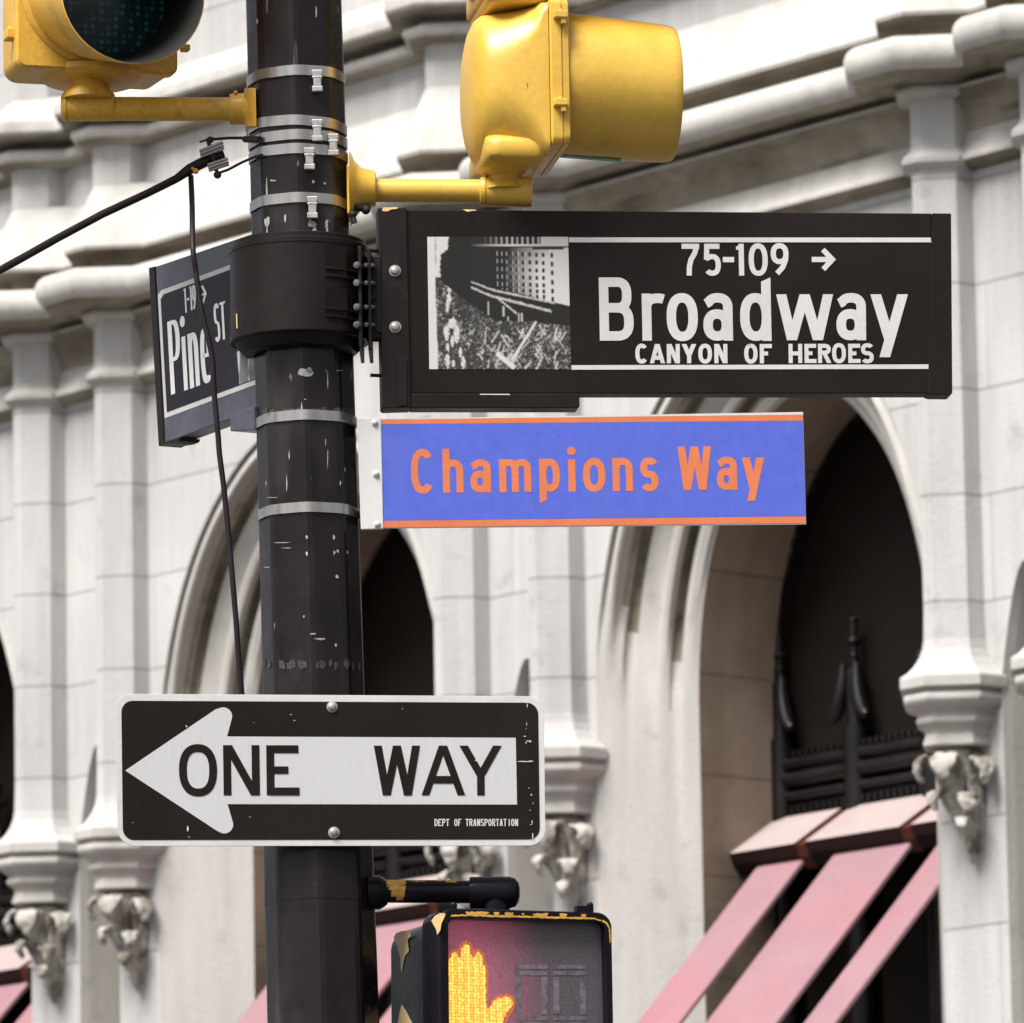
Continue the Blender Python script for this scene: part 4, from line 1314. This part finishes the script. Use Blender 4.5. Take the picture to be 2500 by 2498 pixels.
for k, lm in enumerate((M_green, M_amber, M_red)):
    o = oL + Zv * (HS * k)
    mb = MB()
    hz0 = .180
    rings = []
    for t, hx, hz, rc_ in ((-.19, .12, .13, .05), (-.185, .15, .155, .05), (-.16, .172, .178, .03), (-.03, .176, .181, .025), (-.028, .181, .181, .018), (.0, .181, .181, .018), (.006, .176, .176, .018)):
        rings.append(sq_ring(o + aL * t, bL, Zv, hx, hz, rc_))
    mb.rings(rings)
    h = mb.build("housing", M_yellow2, TS, smooth=30)
    # visor: tunnel from the door to the rim, tipped down
    rim = at(324, -19, Y0 - .04 - .258) + Zv * (HS * k)
    d = rim - o
    mb = MB()
    def circ(c, r, n=48):
        return [c + bL * (r * cos(2 * pi * j / n)) + Zv * (r * sin(2 * pi * j / n)) for j in range(n)]
    mb.rings([circ(o + aL * .008, .171), circ(o + aL * .014, .166), circ(o + aL * .016, .160), circ(rim, .159), circ(rim + aL * .001, .157)], (False, False))
    mb.rings([circ(rim + aL * .001, .157), circ(rim - aL * .001, .155), circ(o + aL * .012, .156)], (False, False), mi=1)
    mb.build("visor", [M_yellow2, M_visor_in], TS, smooth=40)
    mb = MB().rings([circ(o + aL * (.014 + .03 * (1 - (r / .156) ** 2)), r) for r in (.156, .13, .10, .07, .035, .004)], (False, True))
    mb.build("lens", lm, TS, smooth=60)
    if k == 0:
        for (px, py, sz) in ((33, 86, (.019, .02, .011)), (97, 112, (.009, .012, .012)), (452, 118, (.009, .012, .007))):
            p = at(px, py, Y0 - .06)
            q = MB().box(p, sz, (bL, -aL, Zv)).tube([p + Zv * .005 - bL * .006, p + Zv * .019 - bL * .006], .0065, 8)
            q.build("hinge", M_yellow2, h, bevel=.003)
mb = MB()
b0 = at(226, 200, Y0 + .04)
for_r = [(-.02, .118), (-.008, .118), (.0, .108), (.008, .085), (.012, .05), (.015, .038), (.035, .036), (.04, .042)]
mb.revolve(b0, (0, 0, -1), for_r, 36)
mb.build("base_cap", M_yellow2, TS, smooth=40)
def arm_h(parent, p0, p1, r, tee, flange, mat, nm="mounting_arm"):
    """horizontal pipe with a tee under the signal and a flared flange at the pole"""
    d = (p1 - p0).normalized()
    mb = MB().tube([p0, p1], r, 20)
    mb.build(nm, mat, parent, smooth=40)
    mb = MB()
    t0, t1, tr = tee
    mb.revolve(t0, (t1 - t0), [(0, tr * .86), (.002, tr * .95), (.008, tr), (.012, tr), (.0125, tr * .93), (.017, tr * .93), (.0175, tr), ((t1 - t0).length - .006, tr), ((t1 - t0).length - .001, tr * .96), ((t1 - t0).length, tr * .8)], 24)
    return mb
tee = (at(150, 263, Y0), at(281, 262, Y0), .0305)
mb = arm_h(TS, at(270, 266, Y0), at(575, 267, Y0), .0262, tee, None, M_yellow2)
nk = at(215, 262, Y0)
mb.revolve(nk + Zv * .066, (0, 0, -1), [(0, .036), (.012, .036), (.022, .041), (.038, .058), (.05, .060)], 24)
mb.build("tee", M_yellow2, TS, smooth=40)
mb = MB().revolve(at(560, 267, Y0), (1, 0, 0), [(0, .026), (.001, .033), (.006, .0345), (.028, .034), (.034, .036), (.055, .05)], 24)
mb.prism([at(596, 215, Y0 - .03), at(624, 215, Y0 - .07), at(626, 308, Y0 - .07), at(598, 308, Y0 - .03)], (.0, .12, 0))
mb.ball(at(575, 226, Y0 - .02), .005, 6)
mb.build("pole_flange", M_yellow2, TS, smooth=40)

# ------------------------------------------------------------------ right traffic signal (seen from its side and back)
YAWR = radians(9)
aR = Vector((cos(YAWR), sin(YAWR), 0))
bR = Vector((sin(YAWR), -cos(YAWR), 0))      # towards the camera
TR = thing("traffic_signal", "bright yellow traffic signal seen from the side above the Broadway sign", "traffic light", tuple(at(1240, 470, Y0)))
def rp(px, py):                # side silhouette pixel -> (along a, up) relative to the door plane
    p = at(px, py, Y0)
    return p
SEC = .364
back = [(1312, 36), (1150, 36), (1147, 46), (1140, 70), (1132, 110), (1127, 160), (1126, 210), (1128, 260), (1135, 310), (1146, 350), (1158, 380), (1161, 398), (1164, 410), (1172, 416), (1250, 421), (1290, 422), (1312, 421)]
HWR = .165
def pillow(mb, pts2, hw, e=3.6, shift=Vector((0, 0, 0)), ns=12, minsc=.55):
    P = [at(x, y, Y0) + shift for x, y in pts2]
    c = sum(P, Vector((0, 0, 0))) / len(P)
    cfront = at(1312, 228, Y0) + shift
    rings = []
    for i in range(ns + 1):
        u = -1 + 2 * i / ns
        u = sin(u * pi / 2)
        s_ = minsc + (1 - minsc) * (1 - abs(u) ** e) ** (1 / e)
        rings.append([cfront + Vector(((p - cfront).x * s_, 0, (p - cfront).z * (.955 + .045 * (s_ - minsc) / (1 - minsc)))) + bR * (hw * u) + aR * 0 for p in P])
    mb.rings(rings)
for k in range(3):
    shf = Zv * (SEC * k)
    mb = MB()
    cb_ = at(1312, 226, Y0) + shf
    rings = []
    for t, hx, hz, rc_ in ((0, .163, .166, .02), (.010, .165, .168, .035), (.022, .165, .168, .075), (.045, .164, .168, .110), (.075, .162, .168, .135), (.100, .157, .167, .145), (.1276, .147, .163, .140), (.140, .136, .153, .130), (.150, .118, .132, .112), (.157, .094, .101, .090), (.162, .060, .062, .055), (.1645, .02, .02, .018)):
        rings.append(sq_ring(cb_ - aR * t, bR, Zv, hx, hz, rc_, 10))
    mb.rings(rings)
    rings = []
    cl = at(1240, 398, Y0) + shf
    for dz, a_, b_ in ((.034, .066, .128), (.022, .0675, .146), (.012, .068, .150), (-.012, .0675, .150), (-.018, .064, .146)):
        rings.append(sq_ring(cl + Zv * dz, aR, bR, a_, b_, .03))
    mb.rings(rings)
    rings = []
    ct = at(1240, 26, Y0) + shf
    for dz, a_, b_ in ((-.016, .060, .140), (-.006, .066, .150), (.014, .066, .150), (.020, .060, .142)):
        rings.append(sq_ring(ct + Zv * dz, aR, bR, a_, b_, .03))
    mb.rings(rings)
    h = mb.build("housing", M_yellow, TR, smooth=50)
    mb = MB()
    c = at(1314, 215, Y0) + shf
    rings = []
    for t, hx, hz, rc_ in ((0, .168, .158, .02), (.003, .172, .1625, .018), (.024, .172, .1625, .018), (.0245, .168, .160, .018), (.027, .168, .160, .018), (.0275, .172, .1625, .018), (.040, .171, .161, .02), (.043, .164, .156, .02)):
        rings.append(sq_ring(c + aR * t, bR, Zv, hx, hz, rc_))
    mb.rings(rings)
    dr = mb.build("door", M_yellow, TR, smooth=30)
    for py in (84, 296):
        p = at(1337, py, Y0) + shf + bR * .168
        q = MB().box(p, (.015, .02, .0075), (aR, bR, Zv)).box(p + aR * .006 - Zv * .012, (.006, .016, .008), (aR, bR, Zv)).tube([p + bR * .012 - Zv * .006, p + bR * .012 + Zv * .012], .006, 8)
        q.build("latch", M_yellow, dr, bevel=.002)
    jc = at(1357, 206, Y0) + shf
    rim = at(1640, 231, Y0 + .03) + shf
    ax = (rim - jc).normalized()
    def circ2(c, r, n=48, rz=None):
        rz = rz or r
        return [c + bR * (r * cos(2 * pi * j / n)) + Zv * (rz * sin(2 * pi * j / n)) for j in range(n)]
    mb = MB()
    rr_ = [circ2(jc.lerp(rim, t), r) for t, r in ((0.0, .158), (.35, .1565), (.7, .1535), (.93, .1505), (.985, .148), (1.0, .145))]
    mb.rings(rr_, (False, False))
    mb.rings([circ2(jc.lerp(rim, t), r) for t, r in ((1.0, .145), (.99, .143), (.02, .152))], (False, False), mi=1)
    mb.build("visor", [M_yellow, M_visor_in], TR, smooth=40)
    MB().rings([circ2(jc + aR * (.002 + .03 * (1 - (r / .15) ** 2)), r) for r in (.150, .12, .08, .04, .005)], (False, True)).build("lens", (M_green, M_amber, M_red)[k], TR, smooth=60)
    if k == 0:                 # teal plastic lip showing along the visor's underside and at its root
        M_teal = pm("teal_gasket", (.06, .30, .24), .5, 0, .1, 10)
        for (r0_, a0, a1, t0, t1) in ((.1595, 252, 272, .0, .55), (.1595, 22, 42, -.01, .012)):
            g_ = MB()
            rgs = []
            for t in (t0, t1):
                rgs.append([jc.lerp(rim, t) + bR * ((r0_ - .004 * t) * cos(radians(a0 + (a1 - a0) * j / 8))) + Zv * ((r0_ - .004 * t) * sin(radians(a0 + (a1 - a0) * j / 8))) for j in range(9)])
            g_.rings(rgs, (False, False), closed=False)
            g_.build("gasket", M_teal, TR)
tee = (at(1172, 467, Y0), at(1300, 470, Y0), .0335)
mb = arm_h(TR, at(900, 465, Y0), at(1180, 467, Y0), .0258, tee, None, M_yellow)
nk = at(1232, 468, Y0)
mb.revolve(nk + Zv * .046, (0, 0, -1), [(0, .062), (.006, .05), (.014, .036), (.022, .034), (.034, .045), (.044, .05)], 24)
mb.build("tee", M_yellow, TR, smooth=40)
mb = MB().revolve(at(854, 462, Y0 - .01), (1, 0, 0), [(0, .082), (.004, .078), (.012, .060), (.026, .046), (.05, .040), (.056, .038), (.057, .030)], 28)
mb.prism([at(846, 404, Y0 - .06), at(860, 404, Y0 - .06), at(858, 520, Y0 - .06), at(848, 520, Y0 - .06)], (0, .1, 0))
mb.build("pole_flange", M_yellow, TR, smooth=40)
mb = MB().ball(at(862, 523, Y0 - .06), .009, 7).tube([at(858, 515, Y0 - .06), at(866, 545, Y0 - .06)], .006, 8).ball(at(893, 513, Y0 - .04), .010, 7).tube([at(866, 508, Y0 - .05), at(900, 506, Y0 - .03)], .009, 8)
mb.build("flange_bolt", M_rubber, TR, smooth=50)

# ------------------------------------------------------------------ pedestrian signal
YP = radians(22)
SPD = Plane(at(1290, 2400, Y0 - .12), YP)
nP = Vector(SPD.n)
PD = thing("pedestrian_signal", "black walk signal with peeling yellow paint and a glowing orange hand", "pedestrian light", tuple(SPD.on(1290, 2450)))
def rslab(c4, r, o1, o0, name, mat, parent, **k):
    return slab(SPD, rrect(c4, r), o1, o0).build(name, mat, parent, **k)
mb = MB()
# door frame: outer box, ring front and a recessed back
outer = rrect([(1072, 2216), (1494, 2228), (1502, 2690), (1076, 2690)], 36)
inner = rrect([(1094, 2243), (1478, 2250), (1488, 2672), (1098, 2672)], 20)
mb.rings([[SPD.on(x, y, -.10) for x, y in outer], [SPD.on(x, y, -.004) for x, y in outer], [SPD.on(x + (1290 - x) * .012, y + (2450 - y) * .012, 0) for x, y in outer],
          [SPD.on(x, y, 0) for x, y in inner], [SPD.on(x, y, -.028) for x, y in inner]], (True, False))
dfr = mb.build("door_frame", M_glossblack, PD, smooth=35)
rslab([(1088, 2226), (1440, 2240), (1446, 2700), (1092, 2700)], 55, -.101, -.335, "housing", M_glossblack, PD, bevel=.012, seg=4)
# screen with its display
hq = lambda x, y: (900 + x / 2.972, 2120 + y / 2.972)
def screen_mat():
    m = bpy.data.materials.new("signal_screen")
    m.use_nodes = True
    N, Lk = m.node_tree.nodes, m.node_tree.links
    b = N["Principled BSDF"]
    tc = N.new("ShaderNodeTexCoord")
    vo = N.new("ShaderNodeTexVoronoi"); vo.inputs['Scale'].default_value = 260; vo.inputs['Randomness'].default_value = .9
    Lk.new(tc.outputs['Object'], vo.inputs['Vector'])
    r = N.new("ShaderNodeMapRange")
    r.inputs['From Min'].default_value, r.inputs['From Max'].default_value = .1, .6
    r.inputs['To Min'].default_value, r.inputs['To Max'].default_value = .135, .085
    Lk.new(vo.outputs['Distance'], r.inputs['Value'])
    hv = N.new("ShaderNodeHueSaturation")
    hv.inputs['Color'].default_value = (1.0, .84, .95, 1)
    Lk.new(r.outputs[0], hv.inputs['Value'])
    Lk.new(hv.outputs[0], b.inputs['Base Color'])
    # the lens diffuses the lit diodes behind it: emission falls off with distance from the lit area
    hc = SPD.on(*hq(700, 1150), -.026) - Vector(WL[PD.name_full])
    mp = N.new("ShaderNodeMapping")
    mp.inputs['Location'].default_value = (-hc.x / .125, 0, -hc.z / .235)
    mp.inputs['Scale'].default_value = (1 / .125, 0, 1 / .235)
    Lk.new(tc.outputs['Object'], mp.inputs[0])
    ln = N.new("ShaderNodeVectorMath"); ln.operation = 'LENGTH'
    Lk.new(mp.outputs[0], ln.inputs[0])
    fo = N.new("ShaderNodeMapRange"); fo.interpolation_type = 'SMOOTHSTEP'
    fo.inputs['From Min'].default_value, fo.inputs['From Max'].default_value = .30, 1.75
    fo.inputs['To Min'].default_value, fo.inputs['To Max'].default_value = .20, 0
    Lk.new(ln.outputs['Value'], fo.inputs['Value'])
    ml = N.new("ShaderNodeMath"); ml.operation = 'MULTIPLY'
    r2 = N.new("ShaderNodeMapRange")
    r2.inputs['From Min'].default_value, r2.inputs['From Max'].default_value = .1, .6
    r2.inputs['To Min'].default_value, r2.inputs['To Max'].default_value = 1.1, .8
    Lk.new(vo.outputs['Distance'], r2.inputs['Value'])
    Lk.new(fo.outputs[0], ml.inputs[0]); Lk.new(r2.outputs[0], ml.inputs[1])
    b.inputs['Emission Color'].default_value = (.80, .13, .25, 1)
    Lk.new(ml.outputs[0], b.inputs['Emission Strength'])
    b.inputs['Roughness'].default_value = .4
    return m
M_screen = screen_mat()
mb = MB().poly([SPD.on(x, y, -.026) for x, y in inner])
scr = mb.build("screen", M_screen, PD)
def glow_mat(name, col, strength, scale, lo, dots=True, colb=None):
    m = bpy.data.materials.new(name)
    m.use_nodes = True
    N, Lk = m.node_tree.nodes, m.node_tree.links
    b = N["Principled BSDF"]
    b.inputs['Base Color'].default_value = (.2, .06, .03, 1)
    tc = N.new("ShaderNodeTexCoord")
    vo = N.new("ShaderNodeTexVoronoi"); vo.inputs['Scale'].default_value = scale; vo.inputs['Randomness'].default_value = .35
    Lk.new(tc.outputs['Object'], vo.inputs['Vector'])
    r = N.new("ShaderNodeMapRange")
    r.inputs['From Min'].default_value, r.inputs['From Max'].default_value = .15, .6
    r.inputs['To Min'].default_value, r.inputs['To Max'].default_value = 1, lo
    Lk.new(vo.outputs['Distance'], r.inputs['Value'])
    mx = N.new("ShaderNodeMix"); mx.data_type = 'RGBA'
    Lk.new(r.outputs[0], mx.inputs[0])
    mx.inputs[6].default_value = (*(colb or col), 1)
    mx.inputs[7].default_value = (*col, 1)
    Lk.new(mx.outputs[2], b.inputs['Emission Color'])
    ml = N.new("ShaderNodeMath"); ml.operation = 'MULTIPLY'; ml.inputs[1].default_value = strength
    Lk.new(r.outputs[0], ml.inputs[0])
    Lk.new(ml.outputs[0], b.inputs['Emission Strength'])
    return m
M_hand = glow_mat("lit_orange_leds", (1.0, .68, .10), .78, 150, .48, colb=(1.0, .40, .03))
hand = [(578, 1700), (578, 700), (600, 660), (628, 640), (640, 610), (668, 600), (692, 640), (708, 585), (716, 550), (742, 540), (764, 560), (768, 610), (792, 640), (806, 605), (830, 600), (852, 625), (858, 680), (878, 720), (880, 780), (882, 1000),
        (905, 1010), (935, 960), (975, 930), (1040, 925), (1072, 945), (1074, 985), (1040, 1030), (1010, 1090), (985, 1160), (960, 1260), (930, 1360), (900, 1460), (880, 1700)]
_rh = random.Random(9)
jag = []
for i in range(len(hand)):
    a_, b_ = Vector(hand[i]), Vector(hand[(i + 1) % len(hand)])
    n_ = max(1, int((b_ - a_).length / 11))
    for k in range(n_):
        p_ = a_.lerp(b_, k / n_)
        jag.append((max(579, p_.x + _rh.uniform(-6, 6)), p_.y + _rh.uniform(-6, 6)))
# light bleeding round the lit diodes inside the lens
M_bleed = glow_mat("diode_bleed", (.90, .20, .09), .34, 260, .5)
for gi, ring in enumerate(([(579, 1700), (579, 655), (598, 618), (625, 600), (650, 580), (672, 582), (690, 560), (708, 525), (742, 512), (772, 528), (792, 585), (832, 575), (868, 606), (886, 670), (900, 740), (902, 1700)],
                           [(896, 1030), (925, 945), (972, 908), (1042, 900), (1096, 930), (1100, 995), (1062, 1050), (1034, 1100), (1008, 1170), (980, 1270), (950, 1370), (920, 1470), (902, 1700), (896, 1700)])):
    MB().poly([SPD.on(*hq(x, y), -.0254 + .0002 * gi) for x, y in ring]).build("diode_bleed", M_bleed, scr)
mb = MB().prism([SPD.on(*hq(x, y), -.0245) for x, y in jag], nP * .0008)
mb.build("hand_symbol", M_hand, scr)
# dim unlit countdown digits
M_digit = pm("unlit_diode_bars", (.150, .127, .150), .5, 0, .40, 60, fine=.6)
mb = MB()
def bar_seg(x0, y0, x1, y1):
    mb.poly([SPD.on(*hq(x, y), -.0252) for x, y in ((x0, y0), (x1, y0), (x1, y1), (x0, y1))])
for x0, x1 in ((1092, 1330), (1372, 1612)):
    for (a_, b_, c_, d_) in ((x0, 690, x1, 722), (x0, 738, x1, 768), (x0, 780, x0 + 46, 1050), (x1 - 46, 780, x1, 1050), (x0, 1068, x1, 1096), (x0, 1108, x1, 1136), (x0, 1150, x0 + 46, 1420), (x1 - 46, 1150, x1, 1420), (x0, 1440, x1, 1480)):
        bar_seg(a_, b_, c_, d_)
mb.build("countdown_digits", M_digit, scr)
# peeling paint showing the old yellow
mb = MB()
def peel(pts, off, jit=3, seed=1):
    rr = random.Random(seed)
    out = []
    for i in range(len(pts)):
        a_, b_ = Vector(pts[i]), Vector(pts[(i + 1) % len(pts)])
        n = max(1, int((b_ - a_).length / 14))
        for k in range(n):
            p = a_.lerp(b_, k / n)
            out.append((p.x + rr.uniform(-jit, jit), p.y + rr.uniform(-jit, jit)))
    mb.poly([SPD.on(*hq(x, y), off) for x, y in out])
peel([(590, 352), (650, 350), (700, 346), (860, 352), (1000, 356), (1180, 360), (1400, 366), (1640, 372), (1690, 386), (1690, 378), (1640, 358), (1180, 346), (860, 338), (600, 336)], .0006, 3, 2)
peel([(1700, 372), (1738, 400), (1752, 450), (1756, 540), (1748, 545), (1742, 440), (1722, 402), (1690, 384)], .0006, 2, 3)
for i, (xa, xb) in enumerate(((700, 870), (905, 950), (985, 1050), (1110, 1130), (1190, 1300), (1380, 1440), (1540, 1580))):
    peel([(xa, 316 + i * 3), (xb, 314 + i * 3), (xb - 8, 338 + i * 3), (xa + 12, 340 + i * 3)], .0008, 4, 10 + i)
mb.build("peeled_edge", M_chipyel, dfr)
# top edge and side patches: follow the frame's side wall
mb = MB()
def side_patch(pts, lam):
    """patch on the left wall of the frame (lam: how far back from the front face)"""
    MB().poly([lam(*p) for p in pts]).build("peeled_patch", M_chippale, PD)
def on_left(px, py):           # left wall of the door frame: plane perpendicular to the face
    p0 = np.array(SPD.on(1072, 2300, -.004)) - SPD.t * .0012
    v = ray(px, py)
    k = np.dot(p0 - _C, SPD.t) / np.dot(v, SPD.t)
    return Vector(_C + v * k)
def on_body(px, py):
    p0 = np.array(SPD.on(1088, 2300, -.101)) - SPD.t * .0012
    v = ray(px, py)
    k = np.dot(p0 - _C, SPD.t) / np.dot(v, SPD.t)
    return Vector(_C + v * k)
side_patch([hq(*p) for p in ((455, 380), (480, 345), (520, 325), (560, 330), (545, 365), (528, 400), (520, 450), (498, 485), (488, 440), (470, 410))], on_left)
side_patch([hq(*p) for p in ((182, 500), (200, 470), (240, 455), (275, 452), (300, 470), (306, 490), (282, 520), (292, 600), (262, 640), (250, 700), (238, 760), (226, 640), (208, 560), (190, 530))], on_body)
side_patch([hq(*p) for p in ((240, 985), (275, 1040), (300, 1090), (330, 1150), (300, 1200), (200, 1200), (215, 1100), (225, 1040))], on_body)
for px in (632, 1622):
    p = SPD.on(*hq(px, 300), -.012)
    q = MB().tube([p - Zv * .012, p + Zv * .010], .0075, 10).ball(p + Zv * .010, .008, 6).box(p - Vector(SPD.t) * .018 + Zv * .002, (.016, .008, .006), (Vector(SPD.t), nP, Zv))
    q.build("latch", M_glossblack, PD, smooth=40)
# arm and end fitting
p0, p1 = at(905, 2176, Y0 - .02), at(1155, 2178, Y0 - .02)
mb = MB().tube([p0, p1], .0245, 20)
arm = mb.build("mounting_arm", M_glossblack, PD, smooth=40)
mb = MB().revolve(at(1146, 2180, Y0 - .02), (1, 0, -.01), [(0, .026), (.001, .034), (.006, .0345), (.085, .0345), (.098, .031), (.105, .022), (.108, .01)], 24)
mb.revolve(at(1210, 2182, Y0 - .02), (0, 0, -1), [(0, .03), (.05, .03), (.052, .06), (.066, .062)], 20)
mb.build("arm_end", M_glossblack, PD, smooth=40)
mb = MB().revolve(at(900, 2180, Y0 - .02), (1, 0, 0), [(0, .037), (.022, .037), (.032, .032), (.040, .0255)], 20)
mb.build("pole_flange", M_glossblack, PD, smooth=40)
mb = MB()
def arm_patch(pts, seed):
    rr = random.Random(seed)
    d = (p1 - p0).normalized()
    out = []
    for (x, y) in pts:         # x along the arm in crop px, y = angle round it
        c = p0.lerp(p1, (900 + x / 2.972 - 905) / 250)
        a_ = radians(y)
        out.append(c + (Vector((0, -1, 0)) * cos(a_) + Zv * sin(a_)) * .0252)
    mb.poly(out)
for (x0, x1, a0, a1, sd) in ((132, 272, 20, 100, 1), (150, 268, -5, 20, 2), (165, 262, -32, -5, 3), (200, 250, -55, -32, 4), (272, 650, 62, 100, 5), (300, 420, 52, 62, 6), (560, 640, 50, 62, 7)):
    rr = random.Random(sd)
    n = 10
    for i in range(n):
        xa, xb = x0 + (x1 - x0) * i / n, x0 + (x1 - x0) * (i + 1) / n
        j0 = rr.uniform(-5, 5)
        for k in range(3):
            q0, q1 = a0 + (a1 - a0) * k / 3, a0 + (a1 - a0) * (k + 1) / 3
            arm_patch([(xa, q0 + (j0 if k == 0 else 0)), (xb, q0 + (j0 if k == 0 else 0)), (xb, q1), (xa, q1)], 0)
mb.build("peeled_paint", M_chipyel, arm)
